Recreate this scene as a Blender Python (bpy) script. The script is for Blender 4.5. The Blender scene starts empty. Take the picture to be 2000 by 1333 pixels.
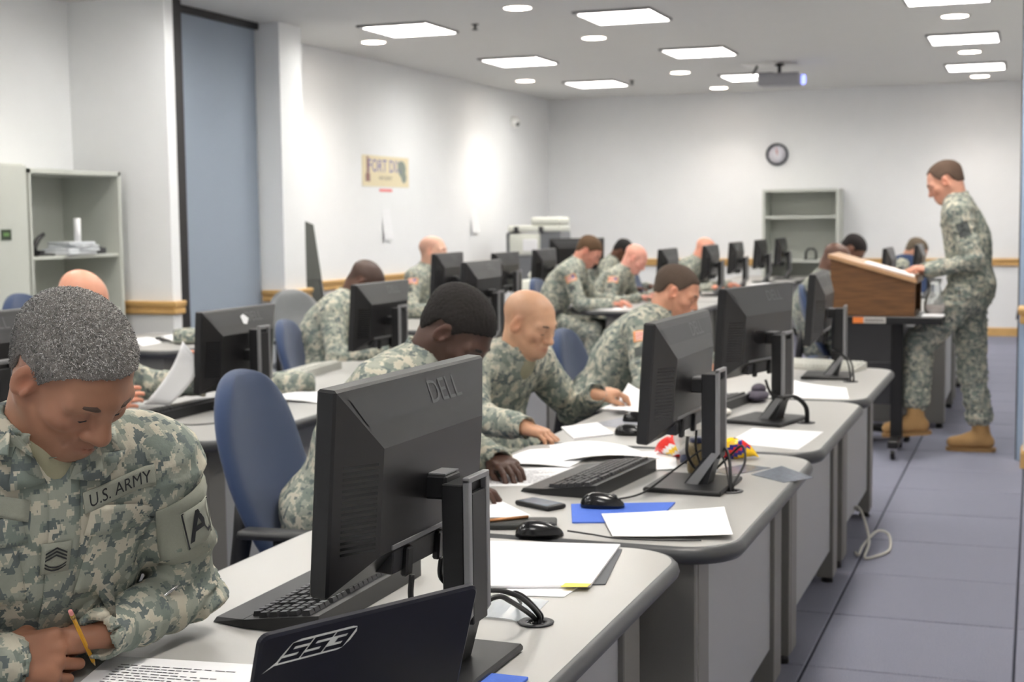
import bpy, bmesh, math, random
import numpy as np
from math import sin, cos, pi, radians, sqrt, atan2
from mathutils import Vector, Matrix
from mathutils.bvhtree import BVHTree

random.seed(7)
SC = bpy.context.scene
COL = SC.collection

# ------------------------------------------------------------------ camera
YAW, PITCH, ROLL = 0.352866, -0.0866172, -0.0117358
CAM_H = 1.44
_fw = Vector((-sin(YAW) * cos(PITCH), cos(YAW) * cos(PITCH), sin(PITCH)))
_rt0 = Vector((cos(YAW), sin(YAW), 0))
_up0 = _rt0.cross(_fw)
_rt = cos(ROLL) * _rt0 + sin(ROLL) * _up0
_up = -sin(ROLL) * _rt0 + cos(ROLL) * _up0
cam_data = bpy.data.cameras.new('camera')
cam_data.sensor_width = 36.0
cam_data.lens = 50.0
cam_data.clip_start = 0.05
cam_data.clip_end = 100
cam_data.dof.use_dof = True
cam_data.dof.focus_distance = 2.25
cam_data.dof.aperture_fstop = 7.1
cam = bpy.data.objects.new('camera', cam_data)
COL.objects.link(cam)
cam.matrix_world = Matrix(((_rt.x, _up.x, -_fw.x, 0), (_rt.y, _up.y, -_fw.y, 0), (_rt.z, _up.z, -_fw.z, CAM_H), (0, 0, 0, 1)))
SC.camera = cam

# ------------------------------------------------------------------ world and exposure
world = bpy.data.worlds.new('world')
SC.world = world
world.use_nodes = True
world.node_tree.nodes['Background'].inputs[0].default_value = (0.80, 0.86, 1.0, 1)
world.node_tree.nodes['Background'].inputs[1].default_value = 0.25
SC.view_settings.view_transform = 'Standard'
SC.view_settings.look = 'None'
SC.view_settings.gamma = 1.0
SC.view_settings.use_curve_mapping = False
SC.view_settings.exposure = 0.85
PANEL_EMIT = 17.0        # fluorescent troffers
SPOT_WATT = 29.0         # recessed downlights

# ------------------------------------------------------------------ helpers
def lin(c):
    return tuple(((v / 255.0) / 12.92 if v / 255.0 <= 0.04045 else ((v / 255.0 + 0.055) / 1.055) ** 2.4) for v in c)

MATS = {}
def pmat(name, rgb, rough=0.5, metal=0.0, var=0.08, scale=40.0, bump=0.0, bscale=None, spec=0.5, emit=0.0, alpha=1.0, trans=0.0, coat=0.0, sheen=0.0):
    """procedural material: sRGB colour with a noise variation and an optional fine bump"""
    if name in MATS:
        return MATS[name]
    m = bpy.data.materials.new(name)
    m.use_nodes = True
    nt = m.node_tree
    b = nt.nodes['Principled BSDF']
    c = lin(rgb)
    tc = nt.nodes.new('ShaderNodeTexCoord')
    nz = nt.nodes.new('ShaderNodeTexNoise')
    nz.inputs['Scale'].default_value = scale
    nz.inputs['Detail'].default_value = 3
    nt.links.new(tc.outputs['Object'], nz.inputs['Vector'])
    mx = nt.nodes.new('ShaderNodeMix'); mx.data_type = 'RGBA'
    mx.inputs['A'].default_value = tuple(max(0, v * (1 - var)) for v in c) + (1,)
    mx.inputs['B'].default_value = tuple(min(1, v * (1 + var)) for v in c) + (1,)
    nt.links.new(nz.outputs['Fac'], mx.inputs['Factor'])
    nt.links.new(mx.outputs['Result'], b.inputs['Base Color'])
    b.inputs['Roughness'].default_value = rough
    b.inputs['Metallic'].default_value = metal
    b.inputs['Specular IOR Level'].default_value = spec
    b.inputs['Coat Weight'].default_value = coat
    b.inputs['Sheen Weight'].default_value = sheen
    b.inputs['Transmission Weight'].default_value = trans
    b.inputs['Alpha'].default_value = alpha
    if emit:
        b.inputs['Emission Color'].default_value = c + (1,)
        b.inputs['Emission Strength'].default_value = emit
    if bump:
        n2 = nt.nodes.new('ShaderNodeTexNoise')
        n2.inputs['Scale'].default_value = bscale or scale * 4
        n2.inputs['Detail'].default_value = 2
        nt.links.new(tc.outputs['Object'], n2.inputs['Vector'])
        bp = nt.nodes.new('ShaderNodeBump')
        bp.inputs['Strength'].default_value = bump
        bp.inputs['Distance'].default_value = 0.002
        nt.links.new(n2.outputs['Fac'], bp.inputs['Height'])
        nt.links.new(bp.outputs['Normal'], b.inputs['Normal'])
    MATS[name] = m
    return m

def tag(o, label=None, cat=None, group=None, kind=None):
    if label: o['label'] = label
    if cat: o['category'] = cat
    if group: o['group'] = group
    if kind: o['kind'] = kind
    return o

def empty(name, loc=(0, 0, 0), rz=0.0, label=None, cat=None, group=None):
    o = bpy.data.objects.new(name, None)
    o.empty_display_size = 0.1
    COL.objects.link(o)
    o.location = loc
    o.rotation_euler = (0, 0, rz)
    return tag(o, label, cat, group)

def link_mesh(name, me, mats, parent=None, loc=None):
    if not isinstance(mats, (list, tuple)):
        mats = [mats]
    for m in mats:
        me.materials.append(m)
    o = bpy.data.objects.new(name, me)
    COL.objects.link(o)
    if parent is not None:
        o.parent = parent
    if loc is not None:
        o.location = loc
    return o

def copy_tree(o, parent=None):
    c = o.copy()
    COL.objects.link(c)
    c.parent = parent
    for ch in list(o.children):
        copy_tree(ch, c)
    return c

class MB:
    """collects shapes, build() links them as one mesh object"""
    def __init__(s):
        s.v = []; s.f = []; s.m = []; s.sm = []
    def add(s, verts, faces, mi=0, smooth=False):
        o = len(s.v)
        s.v += [tuple(p) for p in verts]
        s.f += [tuple(i + o for i in f) for f in faces]
        s.m += [mi] * len(faces)
        s.sm += [smooth] * len(faces)
        return s
    def box(s, x0, x1, y0, y1, z0, z1, bev=0.0, mi=0, M=None, seg=1):
        if bev <= 0:
            v = [(x0, y0, z0), (x1, y0, z0), (x1, y1, z0), (x0, y1, z0), (x0, y0, z1), (x1, y0, z1), (x1, y1, z1), (x0, y1, z1)]
            f = [(0, 3, 2, 1), (4, 5, 6, 7), (0, 1, 5, 4), (1, 2, 6, 5), (2, 3, 7, 6), (3, 0, 4, 7)]
        else:
            bm = bmesh.new()
            bmesh.ops.create_cube(bm, size=1)
            for p in bm.verts:
                p.co = Vector(((x0 + x1) / 2 + p.co.x * (x1 - x0), (y0 + y1) / 2 + p.co.y * (y1 - y0), (z0 + z1) / 2 + p.co.z * (z1 - z0)))
            bmesh.ops.bevel(bm, geom=bm.edges[:], offset=bev, segments=seg, profile=0.5, affect='EDGES')
            bm.verts.index_update()
            v = [tuple(p.co) for p in bm.verts]
            f = [tuple(p.index for p in q.verts) for q in bm.faces]
            bm.free()
        if M is not None:
            v = [tuple(M @ Vector(p)) for p in v]
        return s.add(v, f, mi, smooth=(bev > 0 and seg > 1))
    def prism(s, pts, z0, z1, mi=0, M=None):
        n = len(pts)
        v = [(p[0], p[1], z0) for p in pts] + [(p[0], p[1], z1) for p in pts]
        f = [tuple(range(n - 1, -1, -1)), tuple(range(n, 2 * n))] + [(i, (i + 1) % n, n + (i + 1) % n, n + i) for i in range(n)]
        if M is not None:
            v = [tuple(M @ Vector(p)) for p in v]
        return s.add(v, f, mi)
    def hexa(s, lo, hi, mi=0):
        """two quads (4 points each) joined into a solid"""
        v = list(lo) + list(hi)
        return s.add(v, [(0, 3, 2, 1), (4, 5, 6, 7), (0, 1, 5, 4), (1, 2, 6, 5), (2, 3, 7, 6), (3, 0, 4, 7)], mi)
    def tube(s, pts, r, n=8, mi=0, cap=True, smooth=True):
        pts = [Vector(p) for p in pts]
        k = len(pts)
        rs = r if isinstance(r, (list, tuple)) else [r] * k
        v = []; f = []
        t0 = (pts[1] - pts[0]).normalized()
        ref = Vector((0, 0, 1)) if abs(t0.z) < 0.9 else Vector((1, 0, 0))
        nrm = t0.cross(ref).normalized()
        for i, p in enumerate(pts):
            t = (pts[min(i + 1, k - 1)] - pts[max(i - 1, 0)])
            t = t.normalized() if t.length > 1e-9 else t0
            nrm = (nrm - t * nrm.dot(t))
            nrm = nrm.normalized() if nrm.length > 1e-9 else t.orthogonal().normalized()
            b = t.cross(nrm)
            for j in range(n):
                a = 2 * pi * j / n
                v.append(tuple(p + (nrm * cos(a) + b * sin(a)) * rs[i]))
        for i in range(k - 1):
            for j in range(n):
                f.append((i * n + j, i * n + (j + 1) % n, (i + 1) * n + (j + 1) % n, (i + 1) * n + j))
        if cap:
            f.append(tuple(range(n - 1, -1, -1)))
            f.append(tuple((k - 1) * n + j for j in range(n)))
        return s.add(v, f, mi, smooth)
    def lathe(s, prof, n=20, c=(0, 0, 0), mi=0, M=None, smooth=True):
        v = []; f = []
        for r, z in prof:
            for j in range(n):
                a = 2 * pi * j / n
                v.append((c[0] + r * cos(a), c[1] + r * sin(a), c[2] + z))
        k = len(prof)
        for i in range(k - 1):
            for j in range(n):
                f.append((i * n + j, i * n + (j + 1) % n, (i + 1) * n + (j + 1) % n, (i + 1) * n + j))
        if prof[-1][0] < 1e-6 or prof[0][0] < 1e-6:
            if prof[0][0] > 1e-6: f.append(tuple(range(n - 1, -1, -1)))
            if prof[-1][0] > 1e-6: f.append(tuple((k - 1) * n + j for j in range(n)))
        else:                                # a ring: close the profile on itself
            for j in range(n):
                f.append(((k - 1) * n + j, (k - 1) * n + (j + 1) % n, (j + 1) % n, j))
        if M is not None:
            v = [tuple(M @ Vector(p)) for p in v]
        return s.add(v, f, mi, smooth)
    def ell(s, c, r, nu=16, nv=10, mi=0, M=None):
        v = []; f = []
        for i in range(nv + 1):
            th = pi * i / nv
            for j in range(nu):
                a = 2 * pi * j / nu
                p = Vector((r[0] * sin(th) * cos(a), r[1] * sin(th) * sin(a), r[2] * cos(th)))
                if M is not None:
                    p = M @ p
                v.append((c[0] + p[0], c[1] + p[1], c[2] + p[2]))
        for i in range(nv):
            for j in range(nu):
                f.append((i * nu + j, (i + 1) * nu + j, (i + 1) * nu + (j + 1) % nu, i * nu + (j + 1) % nu))
        return s.add(v, f, mi, True)
    def build(s, name, mats, parent=None, loc=None):
        me = bpy.data.meshes.new(name)
        me.from_pydata(s.v, [], s.f)
        me.update()
        o = link_mesh(name, me, mats, parent, loc)
        me.polygons.foreach_set('material_index', s.m)
        me.polygons.foreach_set('use_smooth', s.sm)
        return o

def text_mesh(txt, size=1.0, shear=0.0, extrude=0.0, bold=0.0):
    """lettering as flat mesh data: list of vertices (x, y, z) and faces, centred"""
    cu = bpy.data.curves.new('lettering', 'FONT')
    cu.body = txt
    cu.size = size
    cu.shear = shear
    cu.extrude = extrude
    cu.offset = bold * size
    cu.align_x = 'CENTER'
    cu.align_y = 'CENTER'
    cu.resolution_u = 3
    ob = bpy.data.objects.new('lettering', cu)
    COL.objects.link(ob)
    dg = bpy.context.evaluated_depsgraph_get()
    me = ob.evaluated_get(dg).to_mesh()
    v = [tuple(p.co) for p in me.vertices]
    f = [tuple(p.vertices) for p in me.polygons]
    ob.evaluated_get(dg).to_mesh_clear()
    bpy.data.objects.remove(ob)
    bpy.data.curves.remove(cu)
    return v, f

def rrect(x0, x1, y0, y1, r, off=0.0, n=6):
    """rounded rectangle, radii order: (x0,y0),(x1,y0),(x1,y1),(x0,y1); inset by off"""
    if not isinstance(r, (list, tuple)):
        r = (r,) * 4
    x0 += off; x1 -= off; y0 += off; y1 -= off
    r = [max(0.001, q - off) for q in r]
    out = []
    for (cx, cy, rr, a0) in ((x0 + r[0], y0 + r[0], r[0], pi), (x1 - r[1], y0 + r[1], r[1], 1.5 * pi), (x1 - r[2], y1 - r[2], r[2], 0), (x0 + r[3], y1 - r[3], r[3], 0.5 * pi)):
        for i in range(n + 1):
            a = a0 + 0.5 * pi * i / n
            out.append((cx + rr * cos(a), cy + rr * sin(a)))
    return out

def sweep(mb, prof, path, mi=0, closed=False):
    """profile (out, z) carried along a plan polyline; 'out' points to the left-hand normal"""
    k = len(path); n = len(prof); rows = []
    for i in range(k):
        p = Vector(path[i])
        d0 = (Vector(path[i]) - Vector(path[i - 1])).normalized() if i > 0 else None
        d1 = (Vector(path[i + 1]) - Vector(path[i])).normalized() if i < k - 1 else None
        if d0 is None: d0 = d1
        if d1 is None: d1 = d0
        n0 = Vector((-d0.y, d0.x)); n1 = Vector((-d1.y, d1.x))
        b = (n0 + n1).normalized()
        b = b / max(0.3, b.dot(n0))
        rows.append([(p.x + b.x * o, p.y + b.y * o, z) for o, z in prof])
    v = [q for r in rows for q in r]
    f = []
    for i in range(k - 1):
        for j in range(n):
            f.append((i * n + j, (i + 1) * n + j, (i + 1) * n + (j + 1) % n, i * n + (j + 1) % n))
    f.append(tuple(range(n)))
    f.append(tuple((k - 1) * n + j for j in range(n - 1, -1, -1)))
    mb.add(v, f, mi)
    return mb

# ------------------------------------------------------------------ shared materials
M_WALL = pmat('wall_paint', (234, 235, 236), 0.75, var=0.02, scale=6, bump=0.12, bscale=260)
M_CEIL = pmat('ceiling_paint', (216, 216, 213), 0.85, var=0.02, scale=5, bump=0.1, bscale=200)
M_OAK = pmat('oak_trim', (205, 165, 105), 0.45, var=0.16, scale=14)
M_BLACK = pmat('black_plastic', (20, 20, 22), 0.42, var=0.1, scale=60, bump=0.1, bscale=900)
M_BLACKG = pmat('black_gloss', (14, 14, 16), 0.2, var=0.1)
M_CHAR = pmat('charcoal_plastic', (52, 52, 55), 0.45, var=0.08, scale=60, bump=0.1, bscale=900)
M_SILVER = pmat('silver_plastic', (136, 136, 138), 0.4, metal=0.3, var=0.05)
M_CHROME = pmat('bright_metal', (190, 190, 192), 0.25, metal=0.9, var=0.04)
M_PAPER = pmat('white_paper', (238, 238, 240), 0.7, var=0.02, scale=20)
M_INK = pmat('dark_ink', (70, 70, 78), 0.7, var=0.1)
M_LAM = pmat('grey_laminate', (168, 167, 164), 0.36, var=0.035, scale=420)
M_EDGE = pmat('dark_edge_band', (62, 63, 65), 0.42, var=0.06, scale=60)
M_PANEL = pmat('grey_desk_panel', (158, 159, 161), 0.5, var=0.05, scale=180)
M_LEGP = pmat('shaded_grey_leg_panel', (116, 114, 110), 0.5, var=0.05, scale=180)  # end panels face away from the light; their shade is in this darker grey
M_CABINET = pmat('grey_green_steel', (186, 189, 182), 0.45, var=0.03, scale=10)
M_BLUEF = pmat('blue_chair_fabric', (44, 63, 98), 0.85, var=0.22, scale=500, bump=0.5, bscale=1400, sheen=0.25)
M_PARTF = pmat('blue_grey_partition_fabric', (152, 163, 177), 0.9, var=0.10, scale=300, bump=0.3, bscale=900)
M_WOOD = None

# ------------------------------------------------------------------ room
XL, XR, YB, ZC = -5.89, 0.46, 17.42, 2.935
XLN, XRN, YF = -6.22, 0.80, -1.6        # nearer bay is a little wider; wall behind the camera
TILE = 0.6265

def floor_material():
    m = bpy.data.materials.new('blue_grey_carpet')
    m.use_nodes = True
    nt = m.node_tree; b = nt.nodes['Principled BSDF']
    tc = nt.nodes.new('ShaderNodeTexCoord')
    n1 = nt.nodes.new('ShaderNodeTexNoise'); n1.inputs['Scale'].default_value = 420; n1.inputs['Detail'].default_value = 2
    n2 = nt.nodes.new('ShaderNodeTexNoise'); n2.inputs['Scale'].default_value = 3.0; n2.inputs['Detail'].default_value = 3
    nt.links.new(tc.outputs['Object'], n1.inputs['Vector'])
    oi = nt.nodes.new('ShaderNodeObjectInfo')
    nt.links.new(tc.outputs['Object'], n2.inputs['Vector'])
    r = nt.nodes.new('ShaderNodeValToRGB')
    r.color_ramp.elements[0].position = 0.32; r.color_ramp.elements[0].color = lin((92, 97, 120)) + (1,)
    r.color_ramp.elements[1].position = 0.70; r.color_ramp.elements[1].color = lin((158, 157, 168)) + (1,)
    nt.links.new(n1.outputs['Fac'], r.inputs['Fac'])
    hs = nt.nodes.new('ShaderNodeHueSaturation')
    ma = nt.nodes.new('ShaderNodeMath'); ma.operation = 'MULTIPLY_ADD'; ma.inputs[1].default_value = 0.10; ma.inputs[2].default_value = 0.95
    nt.links.new(oi.outputs['Random'], ma.inputs[0])
    nt.links.new(ma.outputs[0], hs.inputs['Value'])
    nt.links.new(r.outputs['Color'], hs.inputs['Color'])
    nt.links.new(hs.outputs['Color'], b.inputs['Base Color'])
    b.inputs['Roughness'].default_value = 0.9
    b.inputs['Specular IOR Level'].default_value = 0.25
    bp = nt.nodes.new('ShaderNodeBump'); bp.inputs['Strength'].default_value = 0.5; bp.inputs['Distance'].default_value = 0.003
    nt.links.new(n1.outputs['Fac'], bp.inputs['Height'])
    nt.links.new(bp.outputs['Normal'], b.inputs['Normal'])
    return m
M_CARPET = floor_material()
M_SEAM = pmat('dark_carpet_seam', (44, 46, 60), 0.95, var=0.1)

fl = MB().box(XLN - 0.2, XRN + 0.2, YF - 0.2, YB + 0.2, -0.12, -0.006).build('floor', M_SEAM)
tag(fl, 'blue grey carpet tile floor', kind='structure')
# carpet tiles: seams measured at x = -0.039 and -0.65, y = 5.12 + n * tile
tmb = MB().box(0.004, TILE - 0.004, 0.004, TILE - 0.004, -0.008, 0.0, bev=0.003)
tile0 = tmb.build('carpet_tile', M_CARPET, fl)
tile_me = tile0.data
TX0, TY0 = -0.039, 5.12
rest = MB()
first = True
for i in range(-10, 2):
    for j in range(-11, 20):
        x = TX0 + i * TILE; y = TY0 + j * TILE
        if x + TILE < XLN or x > XRN or y + TILE < YF or y > YB:
            continue
        near = (-3 <= i <= 0 and j >= -4)
        if near:
            if first:
                tile0.location = (x, y, 0); first = False
            else:
                o = bpy.data.objects.new('carpet_tile', tile_me)
                COL.objects.link(o); o.parent = fl; o.location = (x, y, 0)
        else:
            rest.box(x + 0.003, x + TILE - 0.003, y + 0.003, y + TILE - 0.003, -0.008, 0.0)
ro = rest.build('carpet_tiles', M_CARPET, fl)
tag(ro, kind='stuff')

def struct(name, mb, m, label=None):
    return tag(mb.build(name, m), label, kind='structure')

struct('ceiling', MB().box(XLN - 0.2, XRN + 0.2, YF - 0.2, YB + 0.2, ZC, ZC + 0.12), M_CEIL, 'plain pale grey painted ceiling')
struct('wall_back', MB().box(XLN - 0.2, XRN + 0.4, YB, YB + 0.15, 0, ZC), M_WALL, 'white back wall behind the desks')
struct('wall_left', MB().box(XL - 0.5, XL, 9.98, YB, 0, ZC), M_WALL, 'long white left wall with poster and papers')
struct('wall_near_left', MB().box(XLN - 0.15, XLN, YF, 8.2, 0, ZC), M_WALL, 'white wall behind the steel cabinet')
struct('wall_pier_left', MB().box(XLN - 0.15, -5.45, 8.2, 8.30, 0, ZC), M_WALL, 'white wall pier beside the steel cabinet')
struct('wall_pier_left_rear', MB().box(XLN - 0.15, -5.40, 9.64, 9.98, 0, ZC), M_WALL, 'white wall pier beyond the blue folding partition')
struct('wall_pocket_left', MB().box(XLN - 0.15, -5.90, 8.3, 9.64, 0, ZC), M_WALL, 'wall at the back of the partition pocket')
struct('wall_right', MB().box(XR, XR + 0.3, 9.6, YB, 0, ZC), M_WALL, 'white right wall')
struct('wall_near_right', MB().box(XRN, XRN + 0.15, YF, 8.42, 0, ZC), M_WALL, 'white right wall beside the camera')
struct('wall_pier_right', MB().box(-0.045, XRN + 0.15, 8.42, 8.66, 0, ZC), M_WALL, 'white wall pier at the right edge')
struct('wall_pier_right_rear', MB().box(0.12, XRN + 0.15, 9.4, 9.6, 0, ZC), M_WALL, 'white wall pier beyond the right partition pocket')
struct('wall_pocket_right', MB().box(XR + 0.2, XRN + 0.15, 8.66, 9.4, 0, ZC), M_WALL, 'wall at the back of the right partition pocket')
struct('wall_front', MB().box(XLN - 0.2, XRN + 0.2, YF - 0.15, YF, 0, ZC), M_WALL, 'white wall behind the camera')

# chair rail: two oak mouldings with a groove between
RAIL = [(0.0, 0.815), (0.022, 0.815), (0.030, 0.825), (0.030, 0.850), (0.022, 0.856), (0.022, 0.862), (0.036, 0.868), (0.042, 0.895), (0.036, 0.905), (0.0, 0.905)]
BASE = [(0.0, 0.0), (0.014, 0.0), (0.014, 0.085), (0.006, 0.10), (0.0, 0.10)]
def trim(name, path, prof=RAIL, m=M_OAK, label=None):
    return struct(name, sweep(MB(), prof, path), m, label)
# paths run with the room on the left-hand side
trim('trim_1', [(XR, YB), (XL, YB), (XL, 9.98), (-5.40, 9.98), (-5.40, 9.64), (-5.585, 9.64)], label='oak chair rail along the back and left walls')
trim('trim_2', [(-5.45, 8.30), (-5.45, 8.2), (XLN, 8.2), (XLN, YF)], label='oak chair rail on the near left pier')
trim('trim_3', [(XRN, YF), (XRN, 8.42), (-0.045, 8.42), (-0.045, 8.64)], label='oak chair rail on the right pier')
trim('trim_4', [(XR, 9.6), (XR, YB)], label='oak chair rail on the right wall')
trim('baseboard_back', [(XR, YB), (XL, YB), (XL, 9.98), (-5.40, 9.98), (-5.40, 9.64)], BASE, label='oak baseboard along the back wall')
trim('baseboard_left', [(-5.45, 8.30), (-5.45, 8.2), (XLN, 8.2), (XLN, YF)], BASE, label='oak baseboard on the left')
trim('baseboard_right', [(XRN, YF), (XRN, 8.42), (-0.045, 8.42), (-0.045, 8.64)], BASE, label='oak baseboard round the right pier')

# folding partition stacked in the left pocket
pt = empty('folding_partition', (-5.6, 8.98, 0), 0, 'tall blue grey fabric folding partition in a dark frame by the left wall', 'partition')
MB().box(-0.12, 0.0, -0.575, 0.64, 0.02, ZC - 0.05).build('fabric_panel', M_PARTF, pt)
MB().box(-0.12, 0.148, -0.678, -0.575, 0.0, ZC - 0.001).build('side_jamb', pmat('dark_bronze', (34, 32, 34), 0.5), pt)
MB().box(-0.14, 0.03, -0.575, 0.655, ZC - 0.05, ZC - 0.001).build('head_track', pmat('dark_bronze', (34, 32, 34), 0.5), pt)
pr = empty('partition_jamb', (-0.02, 8.71, 0), 0, 'pale blue metal partition post at the right edge', 'post')
MB().box(-0.062, 0.09, -0.045, 0.045, 0, ZC - 0.002, bev=0.004).build('post', pmat('pale_blue_metal', (158, 176, 200), 0.4, var=0.04), pr)
MB().box(-0.07, -0.062, -0.02, 0.045, 0, ZC - 0.002).build('dark_seal', M_CHAR, pr)

# ------------------------------------------------------------------ ceiling lights
M_LAMP = pmat('lamp_white', (255, 253, 248), 0.5, var=0.0, emit=PANEL_EMIT)
M_CAN = pmat('downlight_lens', (255, 240, 224), 0.5, var=0.0, emit=14.0)
M_LFRAME = pmat('dark_light_rim', (96, 96, 96), 0.5)
M_LOUV = pmat('white_louver', (235, 235, 232), 0.35)
def troffer():
    t = empty('ceiling_light', (0, 0, ZC))
    w, l = 0.275, 0.31
    fr = MB()
    for (a, b, c, d) in ((-w - .02, w + .02, -l - .02, -l), (-w - .02, w + .02, l, l + .02), (-w - .02, -w, -l, l), (w, w + .02, -l, l)):
        fr.box(a, b, c, d, -0.014, -0.001)
    fr.build('rim', M_LFRAME, t)
    MB().box(-w, w, -l, l, -0.006, -0.002).build('diffuser', M_LAMP, t)
    for i in range(1, 4):
        x = -w + 2 * w * i / 4
        o = MB().box(x - .003, x + .003, -l, l, -0.02, -0.006).build('louver', M_LOUV, t)
    for i in range(0, 9):
        y = -l + 2 * l * i / 8
        MB().box(-w, w, y - .002, y + .002, -0.02, -0.006).build('louver', M_LOUV, t)
    return t
TX = {'left': -4.67, 'middle': -2.92, 'right': -0.61}
rown = {10.4: 'nearest', 12.9: 'second', 15.5: 'farthest'}
t0 = troffer(); used = False
for cx, x in TX.items():
    for k in range(7):
        y = 15.5 - 2.55 * k
        if y in (15.5,): rn = 'farthest row'
        elif abs(y - 12.95) < .01: rn = 'middle row'
        elif abs(y - 10.4) < .01: rn = 'nearest row in view'
        else: rn = None
        t = t0 if not used else copy_tree(t0); used = True
        t.location = (x, y, ZC)
        lab = 'square louvered ceiling light, %s column, %s' % (cx, rn) if rn else 'square louvered ceiling light over the nearer desks, %s column, row %s from the camera' % (cx, ['nearest', 'second', 'third', 'fourth'][6 - k])
        tag(t, lab, 'ceiling light', 'square ceiling lights')

def downlight(x, y, label, watt=SPOT_WATT, tint=(1.0, 0.90, 0.80)):
    d = empty('downlight', (x, y, ZC), 0, label, 'downlight', 'round recessed downlights')
    MB().lathe([(0.098, -0.008), (0.112, -0.008), (0.115, -0.001), (0.098, -0.001)], 28).build('trim_ring', M_LOUV, d)
    MB().lathe([(0.0, -0.006), (0.097, -0.006), (0.097, -0.001), (0.0, -0.001)], 28).build('lens', M_CAN, d)
    sp = bpy.data.lights.new('downlight_lamp', 'SPOT')
    sp.energy = watt; sp.color = tint; sp.spot_size = radians(118); sp.spot_blend = 1.0; sp.shadow_soft_size = 0.09
    so = bpy.data.objects.new('downlight_lamp', sp)
    COL.objects.link(so); so.parent = d; so.location = (0, 0, -0.03)
DL = [(-5.28, 11.04, 'round downlight beside the near left wall, under the square light'), (-5.28, 14.85, 'round downlight close to the far left wall'),
      (-3.50, 9.70, 'large round downlight at the top centre of the ceiling'), (-3.50, 11.58, 'round downlight between the two middle square lights'),
      (-3.52, 14.74, 'round downlight left of the projector'), (-3.53, 16.72, 'round downlight close to the back wall above the clock side'),
      (-0.61, 11.50, 'round downlight at the top right of the ceiling'), (-0.61, 14.10, 'round downlight between the two right square lights'),
      (-0.61, 16.66, 'round downlight close to the back wall at the right')]
for x, y, lb in DL:
    downlight(x, y, lb)
for x, y, lb in ((-5.45, 6.9, 'over the steel cabinet'), (-3.5, 6.9, 'over the soldier seen from behind'), (-0.61, 8.3, 'over the lectern'), (-0.61, 5.6, 'over the third desk of the right-hand row'), (-3.5, 4.0, 'over the soldier holding up a paper'), (-0.61, 2.9, 'over the front desk')):
    downlight(x, y, 'round downlight %s, outside the view' % lb)

# sprinkler heads
for (x, y, lb) in ((-4.10, 10.39, 'small dark sprinkler head between two square ceiling lights'), (-4.22, 15.4, 'small sprinkler head near the far ceiling corner')):
    s = MB().lathe([(0.03, 0.0), (0.03, -0.006), (0.012, -0.01), (0.010, -0.035), (0.024, -0.04), (0.024, -0.045), (0.0, -0.045)], 12).build('sprinkler', M_CHAR, None, (x, y, ZC - 0.0005))
    tag(s, lb, 'sprinkler')

# ceiling projector
pj = empty('projector', (-2.42, 14.35, ZC - 0.002), 0, 'ceiling mounted projector on a short pole facing right', 'projector')
MB().lathe([(0.05, 0), (0.05, -0.02), (0.018, -0.025), (0.018, -0.10), (0.0, -0.10)], 14).build('mount_pole', M_CHAR, pj)
MB().box(-0.20, 0.22, -0.15, 0.15, -0.225, -0.10, bev=0.03, seg=3).build('housing', pmat('projector_grey', (150, 150, 156), 0.4), pj)
MB().lathe([(0.045, 0), (0.05, 0.03), (0.04, 0.04), (0.036, 0.034), (0.0, 0.034)], 16, M=Matrix.Translation((0.215, 0.0, -0.165)) @ Matrix.Rotation(pi / 2, 4, 'Y')).build('lens', pmat('projector_lens', (120, 130, 220), 0.1, emit=2.0), pj)
MB().tube([(-0.22, 0.0, -0.005), (-0.24, 0.01, -0.05), (-0.27, 0.0, -0.09), (-0.25, 0, -0.13), (-0.18, 0, -0.15)], 0.012, 6).build('cable', M_BLACK, pj)
MB().box(-0.36, -0.02, -0.2, 0.2, -0.012, 0.0).build('ceiling_plate', M_LOUV, pj)

# wall clock
ck = empty('wall_clock', (-2.96, YB, 2.165), 0, 'round black rimmed wall clock on the back wall', 'clock')
RY = Matrix.Rotation(pi / 2, 4, 'X')
MB().lathe([(0.108, 0.0), (0.135, 0.0), (0.135, 0.028), (0.125, 0.034), (0.110, 0.03), (0.108, 0.018)], 36, M=RY).build('rim', pmat('clock_rim', (52, 54, 66), 0.4), ck)
face = MB().lathe([(0.0, 0.0), (0.11, 0.0), (0.11, 0.014), (0.0, 0.014)], 36, M=RY).build('dial', pmat('clock_dial', (226, 224, 232), 0.5, var=0.02), ck)
hd = MB()
for ang, ln, w in ((92, 0.055, 0.004), (80, 0.085, 0.003)):
    hd.box(-w, w, -0.018, -0.016, -0.01, ln, M=Matrix.Rotation(radians(ang - 90), 4, 'Y'))
hd.build('hands', pmat('clock_hands', (200, 110, 110), 0.5), ck)
tk = MB()
for i in range(12):
    tk.box(-0.003, 0.003, -0.016, -0.014, 0.085, 0.1, M=Matrix.Rotation(i * pi / 6, 4, 'Y'))
tk.build('hour_marks', M_CHAR, ck)

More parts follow.
